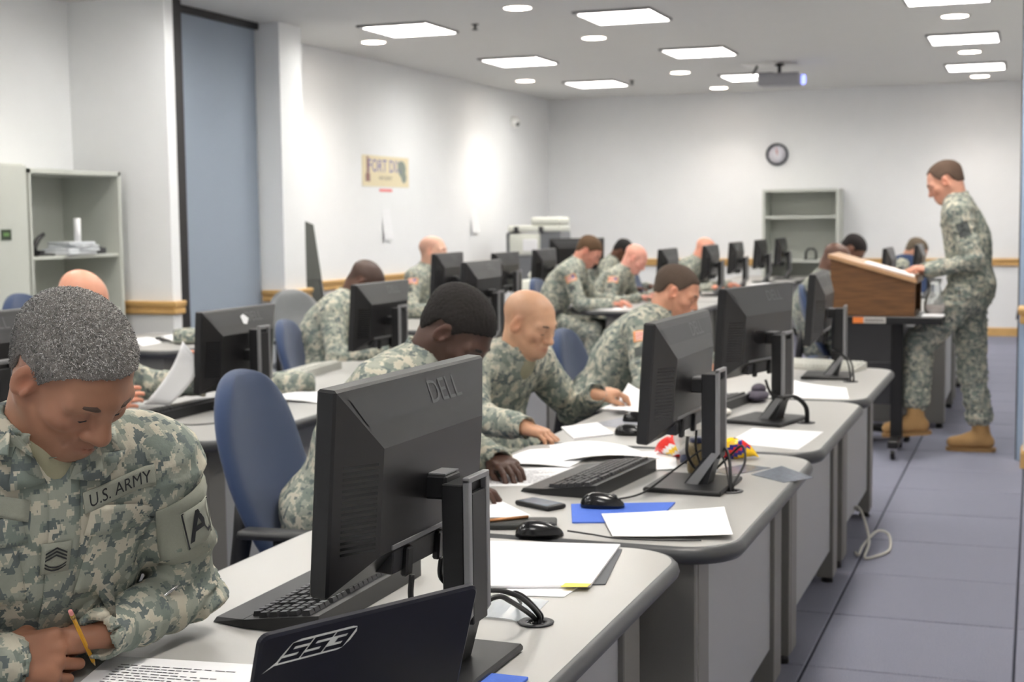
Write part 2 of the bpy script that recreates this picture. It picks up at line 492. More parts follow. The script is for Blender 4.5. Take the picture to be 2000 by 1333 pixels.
# poster on the left wall (faces +x)
def wall_text(txt, size, y, z, x, m, parent, name, sx=1.0, sz=1.0, shear=0):
    v, f = text_mesh(txt, size, shear)
    o = MB().add([(x, y + p[0] * sx, z + p[1] * sz) for p in v], f).build(name, m, parent)
    return o
ps = empty('poster', (XL, 12.53, 1.895), 0, 'cream poster with purple lettering and a monument drawing on the left wall', 'poster')
MB().box(0.001, 0.006, -0.52, 0.52, -0.145, 0.145).build('sheet', pmat('cream_card', (226, 214, 182), 0.7, var=0.05), ps)
wall_text('FORT DIX', 0.20, -0.03, 0.045, 0.0075, pmat('purple_print', (112, 104, 168), 0.7), ps, 'lettering', 0.83, 0.85)
wall_text('NEW JERSEY', 0.05, -0.02, -0.065, 0.0075, pmat('grey_print', (120, 112, 104), 0.7), ps, 'lettering_small', 1.1, 1.0)
mon = MB().hexa([(0.0072, -0.46, -0.10), (0.0072, -0.36, -0.10), (0.0072, -0.36, -0.04), (0.0072, -0.46, -0.04)], [(0.0085, -0.46, -0.10), (0.0085, -0.36, -0.10), (0.0085, -0.37, -0.02), (0.0085, -0.45, -0.02)])
mon.hexa([(0.0072, -0.435, -0.02), (0.0072, -0.385, -0.02), (0.0072, -0.39, 0.13), (0.0072, -0.43, 0.13)], [(0.0085, -0.435, -0.02), (0.0085, -0.385, -0.02), (0.0085, -0.395, 0.135), (0.0085, -0.425, 0.135)])
mon.build('monument_drawing', pmat('brown_print', (150, 116, 110), 0.7), ps)
g = MB()
for k, (yy, zz, r) in enumerate(((0.36, 0.03, 0.09), (0.40, -0.05, 0.06), (0.31, 0.06, 0.05))):
    n = 20
    g.add([(0.0074 + k * 0.0004, yy + r * cos(2 * pi * i / n), zz + r * sin(2 * pi * i / n) * 0.9) for i in range(n)], [tuple(range(n))])
g.build('globe_drawing', pmat('grey_green_print', (138, 146, 138), 0.7), ps)
n_ = MB().box(0.001, 0.004, -0.14, 0.14, -0.012, 0.012).build('wall_note', pmat('red_print', (236, 130, 130), 0.7, var=0.2, scale=60), None, (XL, 12.52, 1.715))
tag(n_, 'thin red printed strip under the cream poster', 'wall note')

def hung_paper(x, y, z, w, h, label, curl=0.03):
    v = []; f = []
    n = 8
    for i in range(n + 1):
        t = i / n
        for j in range(3):
            s = (j - 1) * w / 2
            v.append((0.004 + curl * t * t * (0.4 + 0.6 * abs(j - 1)), s * (0.75 + 0.25 * t), -h * t))
    for i in range(n):
        for j in range(2):
            a = i * 3 + j
            f.append((a, a + 3, a + 4, a + 1))
    back = [(p[0] - 0.002, p[1], p[2]) for p in v]
    nn = len(v)
    f2 = [tuple(reversed([i + nn for i in q])) for q in f]
    o = MB().add(v + back, f + f2).build('hung_paper', M_PAPER, None, (x, y, z))
    tag(o, label, 'paper')
hung_paper(XL, 12.52, 1.535, 0.21, 0.29, 'white sheet of paper hanging on the left wall under the poster')
hung_paper(XL, 14.8, 1.55, 0.24, 0.27, 'white sheet of paper on the far part of the left wall')
# small camera on the left wall
wc = empty('wall_camera', (XL, 16.1, 2.57), 0, 'small white dome camera high on the left wall', 'camera')
MB().lathe([(0.0, 0.0), (0.075, 0.0), (0.075, 0.03), (0.06, 0.07), (0.03, 0.09), (0.0, 0.094)], 20, M=Matrix.Rotation(pi / 2, 4, 'Y')).build('dome', M_LOUV, wc)
MB().ell((0.07, -0.03, -0.02), (0.028, 0.028, 0.028), 12, 8).build('lens', M_CHAR, wc)

# ------------------------------------------------------------------ desks
DZ = 0.70
def desk(x0, x1, y0, y1, label, group, grommet=True, rr=0.14, rl=0.09, panel=True):
    cx, cy = (x0 + x1) / 2, (y0 + y1) / 2
    d = empty('desk', (cx, cy, 0), 0, label, 'desk', group)
    a, b = (x1 - x0) / 2, (y1 - y0) / 2
    rad = (rl, rr, rr, rl)
    prof = [(0.032, DZ - 0.042), (0.012, DZ - 0.040), (0.003, DZ - 0.030), (0.0, DZ - 0.020), (0.003, DZ - 0.009), (0.010, DZ - 0.002), (0.018, DZ - 0.0002)]
    rings = [[(p[0], p[1], z) for p in rrect(-a, a, -b, b, rad, o, 8)] for o, z in prof]
    n = len(rings[0]); v = [q for r in rings for q in r]; f = []
    for i in range(len(rings) - 1):
        for j in range(n):
            f.append((i * n + j, i * n + (j + 1) % n, (i + 1) * n + (j + 1) % n, (i + 1) * n + j))
    f.append(tuple(range(n - 1, -1, -1)))
    MB().add(v, f, smooth=True).build('edge_band', M_EDGE, d)
    MB().prism(rrect(-a, a, -b, b, rad, 0.0175, 8), DZ - 0.012, DZ).build('desktop', M_LAM, d)
    ex = a - 0.115                       # front modesty panel plane
    for s in (-1, 1):
        MB().box(-a + 0.22, ex + 0.012, s * (b - 0.085) - 0.014, s * (b - 0.085) + 0.014, 0.035, DZ - 0.042, bev=0.003).build('end_panel', M_LEGP, d)
        MB().box(ex - 0.05, ex + 0.014, s * (b - 0.15) - 0.055, s * (b - 0.15) + 0.055, 0.035, DZ - 0.042, bev=0.003).build('corner_post', M_LEGP, d)
        for fx, fy in ((ex - 0.02, b - 0.12), (-a + 0.28, b - 0.085)):
            MB().lathe([(0.0, 0.0), (0.024, 0.0), (0.022, 0.03), (0.0, 0.036)], 12, (fx, s * fy, 0)).build('foot', M_BLACK, d)
    if panel:
        MB().box(ex - 0.018, ex, -b + 0.2, b - 0.2, 0.14, DZ - 0.042, bev=0.002).build('modesty_panel', M_PANEL, d)
    if grommet:
        g = MB().lathe([(0.018, 0.0005), (0.032, 0.0005), (0.034, 0.003), (0.026, 0.004), (0.018, 0.003)], 20, (a - 0.145, 0.02, DZ)).build('grommet', M_CHAR, d)
        MB().lathe([(0.0, 0.0), (0.0185, 0.0), (0.0185, 0.0012), (0.0, 0.0012)], 16, (a - 0.145, 0.02, DZ)).build('cable_hole', M_BLACKG, g)
    return d

G1 = 'grey desks in the right-hand row'
G2 = 'grey desks in the middle row'
G3 = 'grey desks in the left-hand row'
G4 = 'grey desks in the far rows'
desk(-1.63, -0.70, 1.72, 3.045, 'grey laminate desk at the front, with the large monitor and the laptop', G1)
desk(-1.55, -0.61, 3.055, 4.375, 'grey laminate desk with blue mouse pad, phone and snack bags', G1)
desk(-1.55, -0.61, 4.385, 5.695, 'grey laminate desk of the bald soldier reading a paper', G1)
desk(-1.55, -0.61, 5.705, 6.985, 'last grey laminate desk of the right-hand row, before the lectern', G1)
desk(-3.48, -2.55, 2.75, 4.055, 'grey laminate desk behind the grey-haired soldier, rounded end showing', G2)
desk(-3.48, -2.55, 4.07, 5.375, 'grey laminate desk where a soldier holds up a paper', G2)
desk(-3.48, -2.55, 5.39, 6.695, 'grey laminate desk in the middle row with the empty blue chair', G2)
desk(-3.48, -2.55, 6.71, 8.015, 'grey laminate desk of the soldier seen from behind', G2)
desk(-5.55, -4.62, 6.92, 8.1, 'grey laminate desk by the left pier with papers and a cap', G3)
for k, y in enumerate((8.63, 9.95, 11.27)):
    desk(-4.50, -3.57, y, y + 1.305, ['far grey desk of the upright bald soldier near the left wall', 'far grey desk in front of the grey copier, second in its row', 'far grey desk in front of the grey copier, last in its row'][k], G4)
for k, y in enumerate((10.72, 12.04, 13.36, 14.68, 16.0)):
    desk(-3.40, -2.47, y, y + 1.305, ['far grey desk where the brown-haired soldier writes', 'far grey desk, second in the far middle row', 'far grey desk of the distant bald soldier', 'far grey desk, fourth in the far middle row', 'far grey desk before the open bookcase'][k], G4)
for k, y in enumerate((9.75, 11.07, 12.39)):
    desk(-1.38, -0.45, y, y + 1.305, ['far grey desk behind the lectern', 'far grey desk, second behind the lectern', 'far grey desk, third behind the lectern'][k], G4)

# ------------------------------------------------------------------ monitors
M_DELL = pmat('dark_lettering', (74, 74, 76), 0.3)
M_BAND = pmat('monitor_band', (40, 40, 42), 0.35, var=0.06)
def make_monitor(letter=True, ports=True):
    t = empty('monitor', (0, 0, DZ))
    MB().box(-0.10, 0.115, -0.125, 0.125, 0.0005, 0.014, bev=0.004).build('base', M_BLACK, t)
    st = MB()
    st.box(0.040, 0.078, -0.040, 0.040, 0.085, 0.315, bev=0.002)
    st.box(0.078, 0.0895, -0.029, 0.029, 0.085, 0.300, bev=0.002)
    st.hexa([(-0.01, -0.035, 0.012), (0.055, -0.035, 0.012), (0.055, 0.035, 0.012), (-0.01, 0.035, 0.012)], [(0.06, -0.031, 0.11), (0.083, -0.031, 0.11), (0.083, 0.031, 0.11), (0.06, 0.031, 0.11)])
    st.build('stand', M_BLACK, t)
    fr = MB()
    for s in (-1, 1):
        fr.box(0.0785, 0.090, s * 0.0365 - 0.0065, s * 0.0365 + 0.0065, 0.10, 0.325, bev=0.0015)
        fr.hexa([(-0.005, s * 0.0365 - 0.0065, 0.014), (0.030, s * 0.0365 - 0.0065, 0.014), (0.030, s * 0.0365 + 0.0065, 0.014), (-0.005, s * 0.0365 + 0.0065, 0.014)], [(0.068, s * 0.0365 - 0.0065, 0.102), (0.090, s * 0.0365 - 0.0065, 0.102), (0.090, s * 0.0365 + 0.0065, 0.102), (0.068, s * 0.0365 + 0.0065, 0.102)])
    fr.box(0.0785, 0.090, -0.043, 0.043, 0.318, 0.328, bev=0.0015)
    fr.build('stand_frame', M_SILVER, t)
    MB().box(-0.006, 0.044, -0.03, 0.03, 0.262, 0.302, bev=0.004).build('hinge', M_BLACK, t)
    MB().box(0.004, 0.042, -0.026, 0.026, 0.3022, 0.3045).build('hinge_plate', M_SILVER, t)
    MB().box(-0.062, -0.030, -0.277, 0.277, 0.152, 0.466, bev=0.004).build('bezel', M_BLACK, t)
    MB().box(-0.0632, -0.0618, -0.262, 0.262, 0.168, 0.452).build('screen', pmat('screen_glass', (30, 34, 44), 0.15), t)
    sh = MB()
    o = [(-0.030, -0.273, 0.156), (-0.030, 0.273, 0.156), (-0.030, 0.273, 0.462), (-0.030, -0.273, 0.462)]
    i1 = [(0.010, -0.190, 0.205), (0.010, 0.190, 0.205), (0.010, 0.190, 0.372), (0.010, -0.190, 0.372)]
    sh.add(o + i1, [(0, 1, 5, 4), (1, 2, 6, 5), (2, 3, 7, 6), (3, 0, 4, 7), (4, 5, 6, 7), (3, 2, 1, 0)])
    shell = sh.build('back_shell', pmat('monitor_back_plastic', (29, 28, 29), 0.29, var=0.05, scale=80, bump=0.12, bscale=1200), t)
    # darker glossy band on the upper slope and the maker's lettering on it
    nx, nz = 0.090, 0.040
    ln = sqrt(nx * nx + nz * nz)
    def slope(y, s, off):                 # s from 0 (top edge) to 1 (ridge)
        return (-0.030 + 0.040 * s + off * nx / ln, y, 0.462 - 0.090 * s + off * nz / ln)
    bd = MB().add([slope(-0.245, .14, .0012), slope(0.245, .14, .0012), slope(0.215, .60, .0012), slope(-0.215, .60, .0012)], [(0, 1, 2, 3)])
    bd.build('band', M_BAND, shell)
    if letter:
        v, f = text_mesh('DELL', 0.056)
        MB().add([slope(0.075 + p[0], .37 - p[1] / 0.0985, .002) for p in v], f).build('lettering', M_DELL, shell)
    if ports:
        MB().box(0.004, 0.0125, -0.15, 0.15, 0.206, 0.213).build('port_edge', M_SILVER, t)
        MB().box(-0.028, 0.004, -0.13, 0.13, 0.160, 0.206, bev=0.002).build('port_housing', M_CHAR, t)
        vn = MB()
        for k in range(16):
            z = 0.215 + k * 0.0088
            vn.hexa([(-0.0225, -0.2577, z), (0.006, -0.1985, z), (0.0063, -0.1989, z), (-0.0222, -0.2581, z)], [(-0.0225, -0.2577, z + .004), (0.006, -0.1985, z + .004), (0.0063, -0.1989, z + .004), (-0.0222, -0.2581, z + .004)])
        vn.build('vents', M_BLACKG, shell)
        for y in (-0.085, 0.035):
            MB().box(0.0, 0.013, y - 0.011, y + 0.011, 0.150, 0.198, bev=0.003).build('plug', M_BLACK, t)
    return t
mon0 = make_monitor()
MON = [(-0.927, 2.115, -1.5, 'large black monitor on the front desk behind the laptop', 0.025),
       (-0.875, 3.78, -2, 'black monitor above the snack bags, seen from behind', 0.0),
       (-0.90, 5.07, -15, 'black monitor on the third desk, turned towards the viewer', 0.02),
       (-0.885, 6.53, 2, 'black monitor on the desk before the lectern, nearly edge-on', 0.01),
       (-3.02, 3.50, 0, 'black monitor at the left edge behind the grey-haired soldier', 0.0),
       (-2.93, 4.90, 0, 'black monitor with a small white sticker, behind the large blue chair back', -0.07),
       (-2.93, 6.22, -2, 'black monitor in front of the soldier seen from behind', -0.03),
       (-2.93, 7.56, 0, 'black monitor behind the bent dark-haired soldier', 0.03),
       (-3.86, 9.28, 2, 'black far monitor in front of the upright bald soldier', 0.03),
       (-3.90, 10.55, 0, 'black far monitor left of the grey copier', 0.0),
       (-3.95, 11.65, 0, 'black far monitor right before the grey copier', 0.0),
       (-2.84, 11.58, 0, 'far monitor between the pink bald soldier and the distant bald soldier', 0.0),
       (-2.78, 12.96, 0, 'far monitor in front of the distant bald soldier', 0.0),
       (-2.80, 14.25, 0, 'far monitor, third from the right in the far middle row', 0.0),
       (-2.80, 15.60, 0, 'far monitor, second in front of the open bookcase', 0.0),
       (-2.72, 16.45, 0, 'last far monitor in front of the open bookcase', 0.0),
       (-4.3, 13.6, -62, 'wide dark monitor behind the brown-haired soldier', 0.06),
       (-1.06, 11.6, 0, 'far monitor right of the lectern hand', 0.0),
       (-0.92, 12.85, 0, 'far monitor beside the standing man', 0.0)]
MONO = {}
TILT = {}
for k, (x, y, rz, lb, dz) in enumerate(MON):
    m = mon0 if k == 0 else copy_tree(mon0)
    m.location = (x, y, DZ)
    m.rotation_euler = (0, 0, radians(rz))
    tag(m, lb, 'monitor', 'black monitors on the desks')
    MONO[k] = m
for k, (x, y, rz, lb, dz) in enumerate(MON):
    m = MONO[k]
    tl = TILT.get(k, 4)
    R_ = Matrix.Rotation(radians(tl), 3, 'Y'); hg = Vector((-0.02, 0, 0.282))
    for ch in m.children:                # height and tilt of each screen
        nm = ch.name.split('.')[0]
        if nm in ('bezel', 'screen', 'back_shell', 'port_edge', 'port_housing', 'plug'):
            ch.rotation_euler = (0, radians(tl), 0)
            ch.location = hg - R_ @ hg + Vector((0, 0, dz))
        elif nm in ('hinge', 'hinge_plate'):
            ch.location.z += dz
sh5 = [c for c in MONO[5].children if c.name.startswith('back_shell')][0]
def slope5(y, s):
    return (-0.030 + 0.040 * s + 0.0030, y, 0.462 - 0.090 * s + 0.0014)
MB().add([slope5(-0.02, .62), slope5(0.005, .66), slope5(0.03, .42), slope5(0.0, .22), slope5(-0.025, .30)], [(0, 1, 2, 3, 4)]).build('sticker', M_PAPER, sh5)

# cables
def cable(pts, label, r=0.004, m=M_BLACK, name='cable', cat='cable', group=None):
    P = [Vector(p) for p in pts]; out = []
    for i in range(len(P) - 1):
        p0 = P[max(0, i - 1)]; p1 = P[i]; p2 = P[i + 1]; p3 = P[min(len(P) - 1, i + 2)]
        for k in range(8):
            t = k / 8
            out.append(0.5 * ((2 * p1) + (p2 - p0) * t + (2 * p0 - 5 * p1 + 4 * p2 - p3) * t * t + (3 * p1 - p0 - 3 * p2 + p3) * t ** 3))
    out.append(P[-1])
    o = MB().tube(out, r, 7).build(name, m)
    tag(o, label, cat, group)
    return o
GC = 'black monitor cables'
cable([(-0.922, 2.03, 0.875), (-0.922, 2.03, 0.83), (-0.905, 2.08, 0.79), (-0.89, 2.18, 0.775), (-0.86, 2.24, 0.79), (-0.848, 2.285, 0.77), (-0.845, 2.39, 0.715), (-0.845, 2.395, 0.70)], 'thick black cable from the large monitor to the desk hole, left one', 0.0048, group=GC)
cable([(-0.922, 2.15, 0.875), (-0.922, 2.15, 0.84), (-0.90, 2.19, 0.81), (-0.87, 2.28, 0.79), (-0.845, 2.33, 0.765), (-0.838, 2.395, 0.72), (-0.838, 2.40, 0.70)], 'thick black cable behind the large monitor stand, right one', 0.0048, group=GC)
cable([(-0.92, 2.5, 0.7035), (-0.88, 2.42, 0.73), (-0.86, 2.33, 0.775), (-0.85, 2.36, 0.76), (-0.836, 2.41, 0.715), (-0.84, 2.41, 0.70)], 'thin black cable looping over the front desk', 0.003, group=GC)
cable([(-0.865, 3.70, 0.85), (-0.865, 3.70, 0.80), (-0.87, 3.86, 0.735), (-0.80, 3.82, 0.80), (-0.77, 3.78, 0.79), (-0.757, 3.745, 0.72), (-0.757, 3.74, 0.70)], 'black cable of the monitor above the snack bags', 0.0045, group=GC)
cable([(-0.868, 3.82, 0.85), (-0.868, 3.82, 0.79), (-0.86, 3.92, 0.712), (-0.80, 3.9, 0.76), (-0.75, 3.86, 0.805), (-0.73, 3.80, 0.77), (-0.75, 3.75, 0.72), (-0.75, 3.745, 0.70)], 'black cable looping beside the snack bags', 0.0035, group=GC)
cable([(-1.02, 3.52, 0.704), (-0.96, 3.60, 0.712), (-0.90, 3.75, 0.76), (-0.84, 3.85, 0.80), (-0.79, 3.80, 0.78), (-0.763, 3.75, 0.72), (-0.762, 3.748, 0.70)], 'thin black keyboard cable on the blue mouse pad desk', 0.0028, group=GC)
for k, dx in enumerate((0.0, 0.014)):
    cable([(-0.885 + dx, 4.98 + k * .1, 0.86), (-0.86 + dx, 5.0, 0.80), (-0.80 + dx, 5.02, 0.80), (-0.758 + dx * .6, 5.05, 0.76), (-0.755 + dx * .6, 5.065, 0.70)], ['black cable of the turned monitor on the third desk, left one', 'black cable of the turned monitor on the third desk, right one'][k], 0.0045, group=GC)
    cable([(-0.86, 6.5 + k * .06, 0.82), (-0.82, 6.45, 0.82), (-0.775 + dx, 6.40, 0.79), (-0.757 + dx, 6.37, 0.73), (-0.757 + dx, 6.37, 0.70)], ['black cable on the desk before the lectern, left one', 'black cable on the desk before the lectern, right one'][k], 0.004, group=GC)
cable([(-0.735, 6.30, 0.13), (-0.71, 6.28, 0.16), (-0.675, 6.22, 0.12), (-0.64, 6.10, 0.05), (-0.645, 5.98, 0.009), (-0.60, 6.02, 0.009), (-0.56, 6.15, 0.010), (-0.575, 6.26, 0.05), (-0.62, 6.22, 0.07), (-0.66, 6.08, 0.04), (-0.67, 5.98, 0.018), (-0.69, 6.05, 0.01)], 'white cord coiled on the floor beside the last desk of the right-hand row', 0.006, pmat('white_cord', (190, 188, 180), 0.5), 'power_cord')

# ------------------------------------------------------------------ keyboards
key_mb = MB()
def keycap(w):
    a = w / 2
    return MB().hexa([(-0.0088, -a, 0), (0.0088, -a, 0), (0.0088, a, 0), (-0.0088, a, 0)], [(-0.0065, -a + .0022, 0.0085), (0.0065, -a + .0022, 0.0085), (0.0065, a - .0022, 0.0085), (-0.0065, a - .0022, 0.0085)])
KEYME = {}
M_KEY = pmat('key_plastic', (34, 34, 37), 0.32, var=0.1)
def keyboard(x, y, rz, label, single=True, rest_=True, col=None, z=DZ):
    """user at -x; long side along y"""
    t = empty('keyboard', (x, y, z + 0.001), radians(rz), label, 'keyboard', 'desk keyboards')
    W = 0.225
    body = MB()
    body.add([(-0.07, -W, 0), (0.085, -W, 0), (0.085, W, 0), (-0.07, W, 0), (-0.07, -W, 0.016), (0.085, -W, 0.036), (0.085, W, 0.036), (-0.07, W, 0.016)], [(0, 3, 2, 1), (4, 5, 6, 7), (0, 1, 5, 4), (1, 2, 6, 5), (2, 3, 7, 6), (3, 0, 4, 7)])
    m = col or M_BLACK
    body.build('case', m, t)
    if rest_:
        MB().add([(-0.145, -W + .02, 0), (-0.07, -W, 0), (-0.07, W, 0), (-0.145, W - .02, 0), (-0.14, -W + .025, 0.009), (-0.0705, -W, 0.0165), (-0.0705, W, 0.0165), (-0.14, W - .025, 0.009)], [(0, 3, 2, 1), (4, 5, 6, 7), (0, 1, 5, 4), (1, 2, 6, 5), (2, 3, 7, 6), (3, 0, 4, 7)]).build('palm_rest', m, t)
    joined = MB()
    for r in range(6):
        xx = -0.052 + r * 0.0205 + (0.006 if r == 5 else 0)
        zz = 0.016 + (xx + 0.07) * 0.129 + 0.0006
        yy = W - 0.008
        k = 0
        while yy > -W + 0.012:
            w = 0.0185
            if r == 0 and 4 <= k < 5: w = 0.105
            if r in (1, 2) and k in (0, 13): w = 0.028
            gap = 0.012 if k in (14, 17) and r != 0 else 0.0012
            yy -= gap
            if yy - w < -W + 0.006: break
            if single:
                kk = round(w, 4)
                if kk not in KEYME:
                    o = keycap(w).build('key', M_KEY, t); KEYME[kk] = o.data
                else:
                    o = bpy.data.objects.new('key', KEYME[kk]); COL.objects.link(o); o.parent = t
                o.location = (xx, yy - w / 2, zz)
                o.rotation_euler = (0, -0.128, 0)
            else:
                c = keycap(w)
                joined.add([(p[0] + xx, p[1] + yy - w / 2, p[2] + zz + p[0] * 0.129) for p in c.v], c.f)
            yy -= w; k += 1
    if not single:
        tag(joined.build('keys', M_KEY if col is None else col, t), kind='stuff')
    return t
k1 = keyboard(-1.27, 2.43, 0, 'black keyboard with a white barcode label on the front desk')
lb_ = MB().box(0.0, 0.032, -0.012, 0.012, 0.0, 0.001)
bc = lb_.build('barcode_label', M_PAPER, k1, (0.045, -0.04, 0.047)); bc.rotation_euler = (0, -0.35, 0.3)
bb = MB()
for i in range(9):
    y = -0.0105 + i * 0.0022
    bb.box(0.004, 0.018, y, y + 0.0011, 0.001, 0.0014)
bb.build('barcode_lines', M_INK, bc)
ft = MB()
for s in (-1, 1):
    ft.box(0.068, 0.08, s * 0.19 - .012, s * 0.19 + .012, -0.0005, 0.02, bev=0.002)
keyboard(-1.13, 3.76, -6, 'black keyboard with palm rest beside the blue mouse pad')
keyboard(-1.16, 5.35, -8, 'dark keyboard in front of the turned monitor', single=False, rest_=False)
keyboard(-0.98, 6.86, 75, 'pale grey keyboard on the desk before the lectern', single=False, rest_=False, col=pmat('pale_key_plastic', (196, 196, 188), 0.5))
keyboard(-3.10, 4.66, 0, 'black keyboard under the paper held by the bald soldier at the left', single=False)
keyboard(-3.30, 6.1, 6, 'light grey keyboard before the empty blue chair', single=False, rest_=False, col=pmat('pale_key_plastic', (196, 196, 188), 0.5))
keyboard(-3.02, 12.9, 0, 'far black keyboard before the distant bald soldier', single=False, rest_=False)
keyboard(-3.05, 14.3, 0, 'far black keyboard left of the bookcase', single=False, rest_=False)

def mouse(x, y, rz, label, z=DZ):
    t = empty('mouse', (x, y, z), radians(rz), label, 'mouse', 'computer mice')
    b = MB(); prof = []
    v = []; f = []
    nu, nv = 18, 7
    for i in range(nv + 1):
        th = (pi / 2) * i / nv
        for j in range(nu):
            a = 2 * pi * j / nu
            q = cos(th) ** 0.8
            v.append((0.057 * q * cos(a), 0.031 * q * sin(a) * (1 + 0.12 * cos(2 * a)), 0.002 + 0.035 * sin(th) * (1 - 0.22 * cos(a) * q)))
    for i in range(nv):
        for j in range(nu):
            f.append((i * nu + j, i * nu + (j + 1) % nu, (i + 1) * nu + (j + 1) % nu, (i + 1) * nu + j))
    f.append(tuple(range(nu - 1, -1, -1)))
    MB().add(v, f, smooth=True).build('shell', M_BLACKG, t)
    MB().lathe([(0.0, -0.004), (0.009, -0.004), (0.009, 0.004), (0.0, 0.004)], 14, M=Matrix.Translation((0.028, 0, 0.026)) @ Matrix.Rotation(pi / 2, 4, 'X')).build('wheel', M_CHAR, t)
    return t
mouse(-1.02, 3.42, 12, 'black mouse on the blue mouse pad', DZ + 0.004)
mouse(-1.07, 3.075, 20, 'black mouse beside the paper stack, lying before the leather wallet')
mouse(-1.275, 4.62, 10, 'black mouse with a red mark, nearest on the third desk')
mouse(-1.335, 4.93, 5, 'small black mouse beside the third desk papers')
mouse(-3.0, 4.37, -15, 'black mouse before the bald soldier holding a paper')
mouse(-3.2, 5.72, 0, 'black mouse beside the light grey keyboard')
cable([(-1.01, 3.10, 0.712), (-0.95, 3.105, 0.706), (-0.88, 3.09, 0.7045), (-0.76, 3.11, 0.704), (-0.70, 3.13, 0.704)], 'thin black mouse cable running under the loose sheet', 0.0022, group=GC)
cable([(-2.94, 4.36, 0.712), (-2.86, 4.40, 0.704), (-2.78, 4.5, 0.704), (-2.72, 4.75, 0.704)], 'thin mouse cable on the middle row desk', 0.0025, group=GC)

# ------------------------------------------------------------------ chairs
M_SHELL = pmat('chair_black_shell', (24, 24, 26), 0.5)
def make_chair(fabric=M_BLUEF, shell=M_SHELL):
    t = empty('task_chair', (0, 0, 0))
    # backrest: tall rounded pad, curved in plan, leaning back a little
    def pad(name, wid, hgt, zc, thick, x0, m, back):
        nu, nv = 18, 28
        v = []; f = []
        for side in (0, 1):
            for i in range(nv + 1):
                t_ = -cos(pi * i / nv)
                for j in range(nu + 1):
                    s_ = -1 + 2 * j / nu
                    # superellipse taper, narrower near the bottom
                    wz = wid * (1 - 0.10 * (t_ < 0) * abs(t_))
                    ww = wz * (1 - abs(t_) ** 2.9) ** 0.5 if abs(t_) < 1 else 0.0
                    y = s_ * ww
                    z = zc + t_ * hgt
                    edge = max(0.0, 1 - max(abs(s_) ** 4, abs(t_) ** 6))
                    cu = 0.045 * (y / wid) ** 2
                    ln_ = -0.10 * t_ + 0.05 * (t_ ** 2)
                    x = x0 + cu + ln_ + (thick * (0.25 + 0.75 * sqrt(edge)) if side else -back * sqrt(edge))
                    v.append((x, y, z))
        N = (nu + 1) * (nv + 1)
        for i in range(nv):
            for j in range(nu):
                a = i * (nu + 1) + j
                f.append((a, a + nu + 1, a + nu + 2, a + 1))
                f.append((N + a, N + a + 1, N + a + nu + 2, N + a + nu + 1))
        for i in range(nv):
            for j in (0, nu):
                a = i * (nu + 1) + j
                q = (a, N + a, N + a + nu + 1, a + nu + 1)
                f.append(q if j == 0 else tuple(reversed(q)))
        MB().add(v, f, smooth=True).build(name, m, t)
    pad('backrest', 0.235, 0.30, 0.745, 0.05, -0.235, fabric, 0.012)
    # seat cushion
    v = []; f = []
    out = rrect(-0.235, 0.245, -0.245, 0.245, (0.10, 0.09, 0.09, 0.10), 0, 5)
    prof = [(0.03, 0.405), (0.0, 0.425), (0.0, 0.455), (0.02, 0.475), (0.07, 0.483), (0.14, 0.480)]
    rings = []
    for o, z in prof:
        s = 1 - o / 0.245
        rings.append([(p[0] * s, p[1] * s, z - (0.02 * max(0, p[0] / 0.245) ** 2)) for p in out])
    n = len(out)
    v = [q for r in rings for q in r]
    for i in range(len(rings) - 1):
        for j in range(n):
            f.append((i * n + j, i * n + (j + 1) % n, (i + 1) * n + (j + 1) % n, (i + 1) * n + j))
    f.append(tuple(range(n - 1, -1, -1))); f.append(tuple((len(rings) - 1) * n + j for j in range(n)))
    MB().add(v, f, smooth=True).build('seat', fabric, t)
    MB().box(-0.20, 0.20, -0.20, 0.20, 0.385, 0.412, bev=0.012).build('seat_pan', shell, t)
    MB().tube([(-0.05, 0, 0.39), (-0.26, 0, 0.39), (-0.30, 0, 0.42), (-0.275, 0, 0.56), (-0.262, 0, 0.70)], [0.025, 0.025, 0.025, 0.03, 0.03], 8).build('back_bracket', shell, t)
    for s in (-1, 1):
        a = MB().tube([(-0.02, s * 0.20, 0.395), (-0.02, s * 0.285, 0.40), (-0.02, s * 0.295, 0.44), (-0.02, s * 0.295, 0.63)], 0.018, 8).build('arm_post', shell, t)
        MB().box(-0.13, 0.12, s * 0.295 - 0.035, s * 0.295 + 0.035, 0.63, 0.655, bev=0.012, seg=2).build('arm_pad', shell, a)
    MB().lathe([(0.0, 0.39), (0.035, 0.39), (0.03, 0.25), (0.025, 0.25), (0.025, 0.10), (0.0, 0.10)], 14).build('gas_lift', shell, t)
    for k in range(5):
        a = 2 * pi * k / 5 + 0.3
        l = MB().hexa([(0.02, -0.025, 0.075), (0.29, -0.016, 0.062), (0.29, 0.016, 0.062), (0.02, 0.025, 0.075)], [(0.02, -0.022, 0.12), (0.29, -0.014, 0.085), (0.29, 0.014, 0.085), (0.02, 0.022, 0.12)]).build('base_leg', shell, t)
        l.rotation_euler = (0, 0, a)
        c = MB().lathe([(0.0, -0.02), (0.024, -0.02), (0.028, 0.0), (0.024, 0.02), (0.0, 0.02)], 12, M=Matrix.Translation((0.28, 0, 0.0282)) @ Matrix.Rotation(pi / 2, 4, 'X')).build('caster', M_BLACKG, l)
    return t
chair0 = make_chair()
